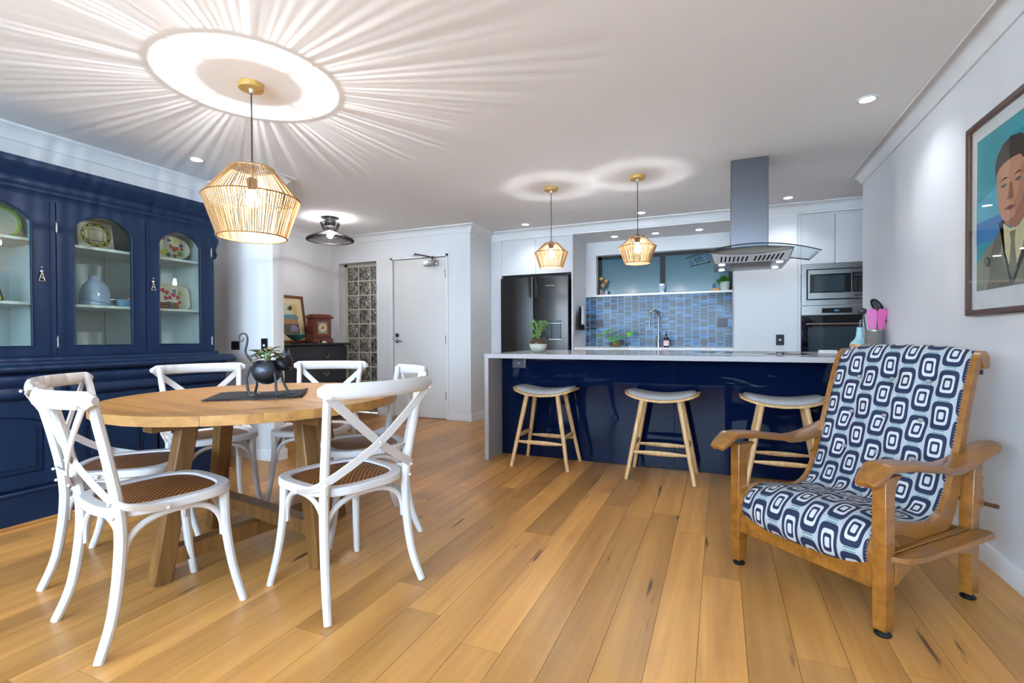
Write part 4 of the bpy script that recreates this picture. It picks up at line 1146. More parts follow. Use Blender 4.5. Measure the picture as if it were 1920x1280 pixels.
# ------------------------------------------------------------------ bar stools
def make_stool():
    c = E('bar_stool', (0, 0, 0), 0)
    def sad(x_): return 0.585 + 0.052 * (abs(x_) / 0.27) ** 2.0
    n = 18
    def outl(ax_, ay_): return sup(44, ax_, ay_, 0.55)
    # plywood tray, bent up at both ends
    tr = MB(); oo = outl(0.268, 0.165)
    def tray(off, grow):
        return [(x_ * grow, y_ * grow, sad(x_) + off) for x_, y_ in oo]
    rings = [tray(0.0, 1.0), tray(-0.018, 0.985), tray(-0.020, 0.5), ]
    m = 44
    vs = [p for r in rings for p in r] + [(0, 0, sad(0) - 0.024)]
    fs = [(r*m+k, r*m+(k+1) % m, (r+1)*m+(k+1) % m, (r+1)*m+k) for r in range(2) for k in range(m)] + [(2*m+k, 2*m+(k+1) % m, 3*m) for k in range(m)]
    t0 = len(vs)
    for g_ in (0.75, 0.4): vs += [(x_ * g_, y_ * g_, sad(x_ * g_)) for x_, y_ in oo]
    vs.append((0, 0, sad(0)))
    fs += [(k, (k+1) % m, t0+(k+1) % m, t0+k) for k in range(m)] + [(t0+k, t0+(k+1) % m, t0+m+(k+1) % m, t0+m+k) for k in range(m)] + [(t0+m+k, t0+m+(k+1) % m, t0+2*m) for k in range(m)]
    O('seat_tray', tr.add(vs, fs), OAK, c, smooth=40)
    pd = MB(); po = outl(0.242, 0.150)
    lv = [(1.0, 0.002), (1.0, 0.014), (0.93, 0.026), (0.7, 0.033), (0.35, 0.036)]
    vs = [(x_ * g_, y_ * g_, sad(x_ * g_) + h_) for g_, h_ in lv for x_, y_ in po] + [(0, 0, sad(0) + 0.036), (0, 0, sad(0) + 0.002)]
    q = len(lv)
    fs = [(r*m+k, r*m+(k+1) % m, (r+1)*m+(k+1) % m, (r+1)*m+k) for r in range(q-1) for k in range(m)] + [((q-1)*m+k, (q-1)*m+(k+1) % m, q*m) for k in range(m)] + [((k+1) % m, k, q*m+1) for k in range(m)]
    O('seat_pad', pd.add(vs, fs), GREYPAD, c, smooth=60)
    T = {}
    for sx_ in (-1, 1):
        for sy_ in (-1, 1):
            a = Vector((0.236*sx_, 0.183*sy_, 0.0)); b = Vector((0.130*sx_, 0.100*sy_, 0.578)); T[sx_, sy_] = (a, b)
            O('leg', MB().tube([a, a.lerp(b, 0.5), b], [0.0145, 0.0175, 0.0195], 12), OAK, c)
    def at(sx_, sy_, z_):
        a, b = T[sx_, sy_]; return a.lerp(b, z_ / 0.578)
    for p, q_, z_ in (((-1, -1), (1, -1), 0.200), ((-1, 1), (1, 1), 0.200), ((-1, -1), (-1, 1), 0.245), ((1, -1), (1, 1), 0.245)):
        a, b = at(*p, z_), at(*q_, z_)
        O('rung', MB().tube([a.lerp(b, k / 8) for k in range(9)], [0.006 + 0.006 * math.sin(PI * k / 8) for k in range(9)], 8, ry=[0.008 + 0.011 * math.sin(PI * k / 8) for k in range(9)], up=(0, 1, 0.2) if p[0] != q_[0] else (1, 0, 0.2)), OAK, c, smooth=60)
    return c
st0 = make_stool()
for k, (x_, y_, lb) in enumerate(((-1.322, 3.822, 'pale oak bar stool with grey pad, nearest the waterfall end'), (-0.400, 3.808, 'pale oak bar stool with grey pad, middle of the three'), (0.392, 3.815, 'pale oak bar stool with grey pad, partly behind the armchair'))):
    o = st0 if k == 0 else copytree(st0)
    o.location = (x_, y_, 0); tag(o, lb, 'stool', 'oak bar stools at the island')

# ------------------------------------------------------------------ reclining armchair
ac = E('armchair', (0.3025, 2.275, 0), math.radians(-42.2), 'oak reclining armchair upholstered in navy and white retro geometric fabric', 'armchair')
prof = [(0.012, 0.215), (-0.018, 0.245), (-0.022, 0.290), (0.005, 0.335), (0.07, 0.362), (0.16, 0.360), (0.26, 0.338), (0.34, 0.330), (0.41, 0.350), (0.46, 0.400), (0.505, 0.490), (0.545, 0.590), (0.585, 0.700), (0.625, 0.810), (0.665, 0.905), (0.695, 0.955), (0.730, 0.978), (0.765, 0.968), (0.785, 0.935), (0.785, 0.880)]
cv = bez([(0, a, b) for a, b in prof], 6)
cum = [0.0]
for k in range(1, len(cv)): cum.append(cum[-1] + (cv[k] - cv[k-1]).length)
tot = cum[-1]
buttons = [(sx_, t_) for t_ in (0.245, 0.385, 0.545, 0.665, 0.79) for sx_ in ((-0.14, 0.0, 0.14))]
HW = 0.262
def cush():
    nv, nu = 120, 44
    vs, uv = [], []
    for j in range(nv + 1):
        t = tot * j / nv
        i = max(q for q in range(len(cum)) if cum[q] <= t + 1e-9); i = min(i, len(cv) - 2)
        fr_ = (t - cum[i]) / max(1e-9, cum[i+1] - cum[i])
        p = cv[i].lerp(cv[i+1], fr_); tg = (cv[i+1] - cv[i]).normalized(); nr = Vector((0, -tg.z, tg.y))
        for k in range(nu + 1):
            u = -1 + 2 * k / nu; x_ = HW * u
            crown = 0.026 * (1 - abs(u) ** 3.2)
            dim = 0.0
            for bx, bt in buttons:
                d2 = ((x_ - bx) ** 2 + ((t - bt * tot)) ** 2) / 0.045 ** 2
                dim += 0.020 * math.exp(-d2)
            q = p + nr * (crown - dim) 
            vs.append((x_, q.y, q.z)); uv.append((x_ + 0.5, t * 1.0))
    fs = [(j*(nu+1)+i, j*(nu+1)+i+1, (j+1)*(nu+1)+i+1, (j+1)*(nu+1)+i) for j in range(nv) for i in range(nu)]
    return vs, fs, uv
vs, fs, uv = cush()
me = bpy.data.meshes.new('cushion'); me.from_pydata(vs, [], fs); me.update()
ul = me.uv_layers.new(name='UVMap')
for lp in me.loops: ul.data[lp.index].uv = uv[lp.vertex_index]
me.materials.append(FABRIC); me.shade_smooth()
co = bpy.data.objects.new('cushion', me); COL.objects.link(co); co.parent = ac
sd = co.modifiers.new('t', 'SOLIDIFY'); sd.thickness = 0.03; sd.offset = -1.0 if True else 1
# check the normal side: solid grows away from the upholstered face
for bx, bt in buttons:
    t = bt * tot
    i = max(q for q in range(len(cum)) if cum[q] <= t); p = cv[i]; tg = (cv[i+1] - cv[i]).normalized(); nr = Vector((0, -tg.z, tg.y))
    q = p + nr * 0.010
    O('button', MB().ball((bx, q.y, q.z), 0.011, 10, 0.8), GREYPAD, co)
# timber side frames follow the curve
def sideprof():
    inner = [(a, b) for a, b in [(-0.005, 0.205)] + [(p.y, p.z) for p in cv[10:]]]
    return inner
for s_ in (-1, 1):
    mb = MB(); up_, lo_ = [], []
    K = list(range(2, len(cv) - 6, 3))
    for k in K:
        p = cv[k]; tg = (cv[min(k+1, len(cv)-1)] - cv[k-1]).normalized(); nr = Vector((0, -tg.z, tg.y))
        f_ = k / len(cv)
        wd = 0.034 + 0.050 * math.exp(-((f_ - 0.42) / 0.12) ** 2)
        a = p + nr * 0.004; b = p - nr * wd
        up_.append((a.y, a.z)); lo_.append((b.y, max(b.z, 0.185)))
    x0, x1 = (HW * s_, (HW + 0.022) * s_)
    n = len(up_)
    vs = [(x, y, z) for x in (x0, x1) for y, z in up_] + [(x, y, z) for x in (x0, x1) for y, z in lo_]
    fs = []
    for k in range(n - 1):
        fs += [(k, k+1, n+k+1, n+k), (2*n+k, 3*n+k, 3*n+k+1, 2*n+k+1), (k, 2*n+k, 2*n+k+1, k+1), (n+k, n+k+1, 3*n+k+1, 3*n+k)]
    fs += [(0, n, 3*n, 2*n), (n-1, 3*n-1, 4*n-1, 2*n-1)]
    sf = O('side_frame', mb.add(vs, fs), ARMW, ac, smooth=40)
    st = MB()
    t = 0.05
    while t < tot - 0.06:
        i = max(q for q in range(len(cum)) if cum[q] <= t); i = min(i, len(cv) - 2)
        p = cv[i].lerp(cv[i+1], (t - cum[i]) / max(1e-9, cum[i+1] - cum[i])); tg = (cv[i+1] - cv[i]).normalized(); nr = Vector((0, -tg.z, tg.y))
        q = p + nr * 0.003
        st.ball((s_ * (HW - 0.002), q.y, q.z), 0.0042, 6); t += 0.0125
    so_ = O('stud_row', st, CHROME, sf); so_['kind'] = 'stuff'
    O('top_roll', MB().tube([(x0, 0.742, 0.935), (x1 + 0.003 * s_, 0.742, 0.940)], 0.032, 20), ARMW, sf)
    # legs
    X = 0.300 * s_
    fl_ = O('front_leg', MB().tube([(X, 0.0, 0.022), (X, 0.0, 0.30), (X, 0.0, 0.555)], [0.026, 0.027, 0.027], 4, up=(0, 1, 0), ry=[0.022, 0.023, 0.023]), ARMW, ac, bevel=0.003)
    O('bracket', MB().prism([(0.025, 0.555), (0.085, 0.555), (0.05, 0.53), (0.035, 0.47), (0.03, 0.42)], lambda a, b, t: (X + t, a, b), -0.018, 0.018), ARMW, fl_, bevel=0.002)
    rl_ = O('rear_leg', MB().tube([(X, 0.575, 0.022), (X, 0.580, 0.30), (X, 0.60, 0.56)], [0.026, 0.027, 0.027], 4, up=(0, 1, 0), ry=[0.022, 0.023, 0.023]), ARMW, ac, bevel=0.003)
    O('ratchet', MB().prism([(0.625, 0.52), (0.655, 0.515), (0.645, 0.485), (0.66, 0.47), (0.648, 0.44), (0.664, 0.425), (0.652, 0.395), (0.668, 0.38), (0.655, 0.35), (0.625, 0.35)], lambda a, b, t: (X + t, a, b), -0.014, 0.014), ARMW, rl_, smooth=0)
    for lg, y_ in ((fl_, 0.0), (rl_, 0.575)):
        O('glide_foot', MB().lathe([(0.024, 0.0), (0.027, 0.006), (0.021, 0.012), (0.010, 0.024)], 18, (X, y_, 0)), BLACK, lg)
    # wavy armrest
    def arm(u, v, w_=0.0):
        y_ = -0.135 + 0.86 * u
        wid = 0.042 + 0.015 * math.sin(PI * min(1, u * 1.15)) + 0.012 * (u > 0.7) * (u - 0.7) / 0.3
        wid *= (1 - max(0, (u - 0.93) / 0.07) ** 2 * 0.55) * (1 - max(0, (0.05 - u) / 0.05) ** 2 * 0.25)
        cx = X + s_ * 0.012
        z_ = 0.585 + 0.030 * math.cos(2 * PI * (u - 0.12) * 1.05) * (0.7 if u < 0.5 else 1.0) - 0.05 * max(0, (0.10 - u)) / 0.10
        z_ += 0.006 * math.cos(v * PI - PI / 2) 
        return (cx + (v - 0.5) * 2 * wid, y_, z_)
    ao = O('armrest', MB().grid(arm, 40, 8), ARMW, ac, smooth=60)
    sd = ao.modifiers.new('t', 'SOLIDIFY'); sd.thickness = 0.025; sd.offset = -1
    bv = ao.modifiers.new('b', 'BEVEL'); bv.width = 0.006; bv.segments = 2; bv.limit_method = 'ANGLE'
    # side rail and outer shelf board
    O('side_rail', MB().prism([(0.03, 0.20), (0.545, 0.235), (0.545, 0.285), (0.03, 0.285)], lambda a, b, t: (X + t, a, b), -0.012, 0.012), ARMW, ac, bevel=0.003)
    shp = [(-0.0, -0.005), (0.59, -0.005), (0.60, 0.055), (0.58, 0.085), (0.10, 0.085), (0.03, 0.06), (0.012, 0.03)]
    O('side_shelf', MB().prism(shp, lambda a, b, t: (X + s_ * (0.020 + b * 0.72), a, t), 0.262, 0.284), ARMW, ac, bevel=0.004)
    arch = [(0.03, 0.262), (0.545, 0.262), (0.545, 0.19), (0.47, 0.205), (0.36, 0.235), (0.25, 0.243), (0.14, 0.225), (0.03, 0.175)]
    O('apron', MB().prism(arch, lambda a, b, t: (X + s_ * 0.016 + t, a, b), -0.009, 0.009), ARMW, ac, bevel=0.002)
O('front_rail', B(-0.285, 0.285, -0.018, 0.014, 0.155, 0.245), ARMW, ac, bevel=0.004)
O('rear_rail', B(-0.285, 0.285, 0.57, 0.595, 0.20, 0.27), ARMW, ac, bevel=0.004)
O('recline_rod', MB().tube([(-0.355, 0.672, 0.365), (0.355, 0.672, 0.365)], 0.009, 10), FRAMEW, ac)
# ------------------------------------------------------------------ navy hutch
hu = E('hutch', (-3.60, 0, 0), 0, 'large navy blue glazed hutch with arched glass doors along the left wall', 'hutch')
Y0, Y1 = 0.40, 2.69
UX = -0.15           # front plane of the upper part, local x (faces +x)
BK = -0.62           # back
# base
O('base_carcass', B(BK, -0.022, Y0, Y1, 0.10, 0.862), NAVY, hu, smooth=0)
O('plinth', MB().box(BK, 0.004, Y0 - 0.012, Y1 + 0.012, 0.0, 0.18), NAVY, hu, bevel=0.006)
O('plinth_moulding', MB().tube([(0.004, Y0 - 0.01, 0.188), (0.004, Y1 + 0.01, 0.188)], 0.012, 10), NAVY, hu)
O('quad_bead', MB().tube([(0.010, Y0, 0.008), (0.010, Y1 + 0.02, 0.008)], 0.011, 8), FLOORW, hu)
wt = [(BK, 0.862), (0.022, 0.862), (0.034, 0.868), (0.040, 0.880), (0.036, 0.893), (0.024, 0.900), (0.010, 0.906), (0.004, 0.918), (-0.01, 0.922), (BK, 0.922)]
O('worktop', MB().prism(wt, lambda a, b, t: (a, t, b), Y0 - 0.05, Y1 + 0.05), NAVY, hu, bevel=0.003)
UN = [(0.42, 0.93), (0.94, 1.62), (1.66, 2.16), (2.17, 2.67)]
for a, b in UN:
    # bulging ogee drawer front
    dp = [(-0.022, 0.715), (0.0, 0.715), (0.010, 0.725), (0.014, 0.745), (0.004, 0.762), (-0.002, 0.775), (0.010, 0.790), (0.022, 0.812), (0.018, 0.835), (0.004, 0.850), (-0.022, 0.852)]
    O('drawer', MB().prism(dp, lambda p, q, t: (p, t, q), a + 0.004, b - 0.004), NAVY, hu, smooth=50)
    wd = b - a
    def rect(i, ah):
        y0, y1, z0, z1 = a + 0.004 + i, b - 0.004 - i, 0.215 + i, 0.700 - i
        out = [(y0, z0), (y1, z0)]
        for k in range(13):
            t = k / 12
            out.append((y1 + (y0 - y1) * t, z1 - ah + ah * math.sin(PI * t) ** 0.7))
        return out
    dd = O('door', MB().ring(rect(0, 0.0), rect(0.075, 0.05), lambda p, q, t: (t, p, q), -0.022, 0.0), NAVY, hu, smooth=30)
    O('raised_panel', MB().ring(rect(0.078, 0.05), rect(0.115, 0.045), lambda p, q, t: (t + (0.0), p, q), -0.018, -0.012).prism(rect(0.110, 0.045), lambda p, q, t: (t, p, q), -0.018, -0.003), NAVY, dd, smooth=30, bevel=0.002)
    hy = b - 0.035 if a in (UN[0][0], UN[2][0]) else a + 0.035
    O('bail_pull', MB().ball((0.006, hy, 0.585), 0.008).tube([(0.008, hy - 0.014, 0.553), (0.016, hy - 0.016, 0.54), (0.016, hy + 0.016, 0.54), (0.008, hy + 0.014, 0.553), (0.006, hy, 0.58)], 0.0028, 6), CHROME, dd)
O('base_side_panel', B(BK + 0.06, -0.09, Y1, Y1 + 0.006, 0.24, 0.80), NAVY, hu, bevel=0.002)
# upper cabinet shell
up = MB().box(BK, UX - 0.022, Y1 - 0.03, Y1, 0.922, 1.90).box(BK, UX - 0.022, Y0, Y0 + 0.03, 0.922, 1.90).box(BK, UX - 0.022, 1.640, 1.668, 0.935, 1.88)
O('upper_sides', up, NAVY, hu, smooth=0)
O('upper_floor', B(BK, UX, Y0, Y1, 0.922, 0.962), NAVY, hu, bevel=0.003)
O('base_bead', MB().prism([(UX - 0.02, 0.922), (UX + 0.022, 0.922), (UX + 0.018, 0.936), (UX + 0.004, 0.946), (UX - 0.02, 0.946)], lambda a, b, t: (a, t, b), Y0 - 0.02, Y1 + 0.02), NAVY, hu)
O('stile', B(UX - 0.022, UX + 0.002, 1.643, 1.672, 0.946, 1.885), NAVY, hu, bevel=0.003)
O('stile', B(UX - 0.022, UX + 0.002, Y1 - 0.025, Y1, 0.946, 1.885), NAVY, hu, bevel=0.003)
O('stile', B(UX - 0.022, UX + 0.002, Y0, Y0 + 0.03, 0.946, 1.885), NAVY, hu, bevel=0.003)
cn = [(BK, 1.885), (UX + 0.004, 1.885), (UX + 0.008, 1.91), (UX + 0.022, 1.925), (UX + 0.022, 1.94), (UX + 0.036, 1.955), (UX + 0.040, 1.975), (UX + 0.032, 1.992), (UX + 0.045, 2.005), (UX + 0.070, 2.03), (UX + 0.092, 2.052), (UX + 0.096, 2.062), (UX + 0.096, 2.088), (BK, 2.088)]
def crown():
    """moulding along the front, mitred round both ends"""
    mb = MB(); n = len(cn); vs = []
    for end in (0, 1):
        for a, b in cn:
            ov = max(0.0, a - UX)
            vs.append((a, (Y0 - ov) if end == 0 else (Y1 + ov), b))
    fs = [(k, (k+1) % n, n+(k+1) % n, n+k) for k in range(n)] + [tuple(range(n)), tuple(range(2*n-1, n-1, -1))]
    return mb.add(vs, fs)
O('cornice', crown(), NAVY, hu, smooth=40)
# inside
O('interior_back', MB().box(BK + 0.001, BK + 0.012, Y0 + 0.03, 1.64, 0.962, 1.885).box(BK + 0.001, BK + 0.012, 1.668, Y1 - 0.03, 0.962, 1.885), CREAM, hu, smooth=0)
for yy in (1.668, Y1 - 0.034, 1.636, Y0 + 0.03):
    O('interior_side', B(BK + 0.012, UX - 0.024, yy, yy + 0.004, 0.962, 1.885), CREAM, hu, smooth=0)
for (a, b) in ((Y0 + 0.035, 1.636), (1.672, Y1 - 0.035)):
    for z_ in (1.272, 1.655):
        O('shelf', B(BK + 0.012, UX - 0.06, a, b, z_ - 0.018, z_), CREAM, hu, bevel=0.002)
    O('interior_floor', B(BK + 0.012, UX - 0.022, a, b, 0.962, 0.966), CREAM, hu, smooth=0)
    O('interior_top', B(BK + 0.012, UX - 0.022, a, b, 1.872, 1.884), CREAM, hu, smooth=0)
    for q in range(5):
        yy = a + (b - a) * (q + 0.5) / 5
        O('board_groove', B(BK + 0.012, BK + 0.0128, yy - 0.002, yy + 0.002, 0.966, 1.872), GREYPAD, hu, smooth=0)
# four arched glass doors
DO = [(0.43, 1.03, 'R'), (1.035, 1.640, 'R'), (1.675, 2.178, 'L'), (2.183, 2.662, 'R2')]
for a, b, sd_ in DO:
    def arch(i, z0, z1, ah, flat=False):
        y0, y1 = a + i, b - i
        out = [(y0, z0), (y1, z0)]
        for k in range(17):
            t = k / 16
            out.append((y1 + (y0 - y1) * t, z1 if flat else z1 - ah + ah * math.sin(PI * t) ** 0.6))
        return out
    dd = O('glass_door', MB().ring(arch(0.0, 0.948, 1.884, 0, True), arch(0.084, 1.005, 1.848, 0.10), lambda p, q, t: (t, p, q), UX - 0.020, UX + 0.004), NAVY, hu, smooth=30)
    O('door_bead', MB().tube([(UX + 0.0045, p, q) for p, q in arch(0.086, 1.007, 1.846, 0.10)] + [(UX + 0.0045,) + arch(0.086, 1.007, 1.846, 0.10)[0]], 0.005, 6, up=(1, 0, 0)), NAVY, dd)
    O('pane', MB().prism(arch(0.076, 0.998, 1.854, 0.10), lambda p, q, t: (t, p, q), UX - 0.012, UX - 0.009), PANE, dd, smooth=0)
    if sd_ != 'L':
        hy = b - 0.042 if sd_ == 'R' else a + 0.042
        O('drop_pull', MB().ball((UX + 0.010, hy, 1.455), 0.011, 10).ball((UX + 0.010, hy, 1.478), 0.007, 8).tube([(UX + 0.014, hy, 1.448), (UX + 0.014, hy - 0.012, 1.405), (UX + 0.014, hy - 0.016, 1.395), (UX + 0.014, hy + 0.016, 1.395), (UX + 0.014, hy + 0.012, 1.405), (UX + 0.014, hy, 1.448)], 0.0035, 6).ball((UX + 0.013, hy, 1.415), 0.006, 8), CHROME, dd)
    hy = a - 0.002 if sd_ in ('L',) else (b + 0.002 if sd_ == 'R2' else a - 0.002)
    for z_ in (1.03, 1.73):
        O('hinge', MB().tube([(UX + 0.008, hy, z_ - 0.028), (UX + 0.008, hy, z_ + 0.028)], 0.005, 8).ball((UX + 0.008, hy, z_ + 0.034), 0.0055, 8).ball((UX + 0.008, hy, z_ - 0.034), 0.0055, 8), CHROME, dd)
# carved corbel on the right end
O('corbel', MB().tube(bez([(UX - 0.05, Y1 + 0.012, 1.88), (UX - 0.03, Y1 + 0.035, 1.83), (UX - 0.035, Y1 + 0.022, 1.77), (UX - 0.03, Y1 + 0.03, 1.72), (UX - 0.035, Y1 + 0.014, 1.69)], 5), [0.028] * 6 + [0.022] * 5 + [0.020] * 5 + [0.018] * 3 + [0.010, 0.004], 10), NAVY, hu)

# ------------------------------------------------------------------ crockery in the hutch (faces +x)
XB = -4.04
def blob(n, r, seed, k=0.15):
    rr = random.Random(seed); ph = [rr.uniform(0, 6.28) for _ in range(3)]
    return [((r * (1 + k * math.sin(3*t + ph[0]) + k * 0.6 * math.sin(5*t + ph[1]))) * math.cos(t), (r * (1 + k * math.sin(3*t + ph[0]))) * math.sin(t)) for t in [2*PI*q/n for q in range(n)]]
PAINT = {n: pmat('glaze_paint_' + n, c, 0.3, var=0.25, vscale=60) for n, c in dict(yellow='#d9d04a', red='#c4614c', blue='#4a78a0', green='#9ab84a', black='#2a2420', gold='#b8953a', pink='#c0505e').items()}
def leanframe(name, y, z, label, cat, tilt, x=XB, group=None):
    e = E(name, (x, y, z), 0, label, cat, group)
    e.rotation_euler = (0, -tilt, 0); return e
# square fish plate
sq = leanframe('square_plate', 1.985, 1.656, 'square cream plate painted with yellow fish on the top shelf', 'plate', 0.16, XB + 0.09)
def wavysq(h, z0):
    return [(-h, z0), (h, z0 - 0.0), (h * 0.98, z0 + 2*h*0.93), (-h * 0.97, z0 + 2*h*0.97)]
O('plate_body', MB().prism(wavysq(0.108, 0.0), lambda a, b, t: (t, a, b), 0.0, 0.012), PLATEW, sq, bevel=0.004)
O('painted_frame', MB().ring([(-0.045, 0.062), (0.045, 0.062), (0.045, 0.146), (-0.045, 0.146)], [(-0.040, 0.067), (0.040, 0.067), (0.040, 0.141), (-0.040, 0.141)], lambda a, b, t: (t, a, b), 0.012, 0.0135), PAINT['gold'], sq, smooth=0)
for k in range(10):
    t = 2*PI*k/10; cy, cz = 0.076*math.cos(t), 0.104 + 0.073*math.sin(t)
    n = 14
    fish = [(0.026*math.cos(q) , 0.011*math.sin(q)) for q in [2*PI*j/n for j in range(n)]]
    ca_, sa_ = math.cos(t + PI/2), math.sin(t + PI/2)
    f2 = [(cy + a*ca_ - b*sa_, cz + a*sa_ + b*ca_) for a, b in fish]
    f3 = [(cy + (a*ca_ - b*sa_)*0.72, cz + (a*sa_ + b*ca_)*0.72) for a, b in fish]
    O('painted_fish', MB().ring(f2, f3, lambda a, b, t_: (t_, a, b), 0.012, 0.0138), PAINT['black'], sq, smooth=0)
    O('painted_fish', MB().prism(f3, lambda a, b, t_: (t_, a, b), 0.012, 0.0134), PAINT['yellow'], sq, smooth=0)
# oval floral platter
def platter(e, ay_, az_, square=False):
    n = 40
    oo = sup(n, ay_, az_, 0.35 if square else 1.0)
    rings = [(1.0, 0.018), (0.96, 0.022), (0.78, 0.010), (0.0001, 0.008)]
    vs = [(h_, a*g_, az_ + b*g_) for g_, h_ in rings for a, b in oo] + [(0.0, a*0.97, az_ + b*0.97) for a, b in oo]
    fs = [(r*n+k, r*n+(k+1) % n, (r+1)*n+(k+1) % n, (r+1)*n+k) for r in range(3) for k in range(n)]
    fs += [(k, 4*n+k, 4*n+(k+1) % n, (k+1) % n) for k in range(n)] + [tuple(range(4*n, 5*n))]
    O('dish', MB().add(vs, fs), PLATEW, e, smooth=50)
def flowers(e, spots, x0):
    for k, (a, b, r_, c_) in enumerate(spots):
        fl_ = O('painted_flower', MB().prism([(a + p, b + q) for p, q in blob(20, r_, k, 0.22)], lambda p, q, t: (t, p, q), x0, x0 + 0.0025), PAINT[c_], e, smooth=0)
ovp = leanframe('oval_platter', 2.475, 1.656, 'oval cream platter with red and yellow flowers on the top shelf', 'platter', 0.20, XB + 0.10)
platter(ovp, 0.152, 0.104)
flowers(ovp, [(-0.05, 0.06, 0.022, 'yellow'), (0.03, 0.09, 0.018, 'red'), (0.05, 0.10, 0.016, 'red'), (0.01, 0.11, 0.017, 'red'), (0.07, 0.06, 0.02, 'green'), (-0.02, 0.04, 0.015, 'blue'), (0.03, 0.035, 0.016, 'red'), (0.0, 0.16, 0.014, 'blue'), (0.05, 0.165, 0.018, 'yellow'), (-0.07, 0.17, 0.02, 'red'), (-0.09, 0.10, 0.014, 'red'), (0.09, 0.13, 0.014, 'blue'), (-0.04, 0.17, 0.013, 'pink'), (0.09, 0.10, 0.012, 'pink')], 0.0095)
rcp = leanframe('floral_tray', 2.48, 1.273, 'rectangular cream platter with red flowers on the middle shelf', 'platter', 0.16, XB + 0.08)
platter(rcp, 0.15, 0.098, True)
flowers(rcp, [(-0.05, 0.15, 0.017, 'pink'), (-0.02, 0.135, 0.016, 'red'), (0.03, 0.12, 0.018, 'pink'), (0.06, 0.10, 0.016, 'red'), (-0.03, 0.09, 0.016, 'red'), (0.0, 0.095, 0.014, 'pink'), (0.04, 0.15, 0.014, 'blue'), (0.08, 0.13, 0.014, 'green'), (-0.09, 0.12, 0.013, 'red'), (0.07, 0.06, 0.012, 'pink'), (0.05, 0.04, 0.012, 'blue')], 0.0095)
vz = E('marbled_vase', (-3.93, 1.965, 1.273), 0, 'pale blue marbled glass vase on the middle shelf', 'vase')
vm = pmat('marbled_glass', '#a9bedb', 0.1, var=0.25, vscale=6, coat=0.4, stretch=(1, 1, 3))
O('vase_body', MB().lathe([(0.078, 0.0), (0.085, 0.006), (0.083, 0.08), (0.070, 0.135), (0.045, 0.165), (0.036, 0.175), (0.036, 0.205), (0.032, 0.205), (0.032, 0.18)], 28), vm, vz)
for z_, t0 in ((0.05, 0.3), (0.085, 1.2), (0.12, 2.0)):
    O('swirl', MB().tube([((0.0845 - (0.0 if z_ < 0.08 else (z_ - 0.07) * 0.24)) * math.cos(t0 + q*0.13 - 2.2), (0.0845 - (0.0 if z_ < 0.08 else (z_ - 0.07) * 0.24)) * math.sin(t0 + q*0.13 - 2.2), z_ - 0.012*q/6) for q in range(24)], 0.0022, 5), PAINT['blue'], vz)
sb_ = E('blue_bowl', (-3.93, 2.145, 1.273), 0, 'small square blue bowl on the middle shelf beside the vase', 'bowl')
O('bowl_body', MB().lathe([(0.045, 0.0), (0.055, 0.01), (0.064, 0.045), (0.072, 0.052), (0.066, 0.052), (0.055, 0.018), (0.001, 0.012)], 24), pmat('bowl_blue', '#8fb4cf', 0.25), sb_)
rp = E('bamboo_bundle', (-3.86, 2.36, 1.273), 0, 'tied brown bamboo bundle lying in front of the rectangular platter', 'ornament')
for k, (x_, z_) in enumerate(((0, 0.014), (0.026, 0.014), (0.013, 0.037))):
    O('bamboo_cane', MB().tube([(x_, -0.12, z_), (x_, 0.10, z_)], 0.0125, 10), pmat('bamboo_%d' % k, '#8a5a2c', 0.4, var=0.3), rp)
O('binding', MB().tube([(0.013, -0.06, 0.024), (0.013, -0.04, 0.024)], 0.031, 14).tube([(0.013, 0.03, 0.024), (0.013, 0.05, 0.024)], 0.031, 14), pmat('binding_blue', '#5b7a9a', 0.6), rp)
rp2 = leanframe('round_plate', 1.50, 1.656, 'round plate with yellow-green rim behind the left glass door', 'plate', 0.14, XB + 0.08)
n = 36
rim = [(0.10*math.cos(2*PI*q/n), 0.10 + 0.10*math.sin(2*PI*q/n)) for q in range(n)]; rin = [(a*0.86, 0.10 + (b-0.10)*0.86) for a, b in rim]
O('plate_centre', MB().prism(rin, lambda a, b, t: (t, a, b), 0.0, 0.008), PLATEW, rp2)
O('plate_rim', MB().ring(rim, rin, lambda a, b, t: (t, a, b), 0.002, 0.014), PAINT['green'], rp2)
O('rim_line', MB().ring([(a*1.02, 0.10 + (b-0.10)*1.02) for a, b in rim], rim, lambda a, b, t: (t, a, b), 0.002, 0.015), PAINT['black'], rp2)
yb = leanframe('yellow_tile', 1.42, 1.273, 'yellow and black painted tile on the shelf behind the left glass door', 'ornament', 0.14, XB + 0.08)
O('tile_body', MB().prism([(-0.09, 0), (0.09, 0), (0.06, 0.17), (-0.06, 0.17)], lambda a, b, t: (t, a, b), 0, 0.012), PAINT['black'], yb)
O('tile_glaze', MB().prism([(-0.078, 0.012), (0.078, 0.012), (0.052, 0.158), (-0.052, 0.158)], lambda a, b, t: (t, a, b), 0.01, 0.014), PAINT['yellow'], yb)

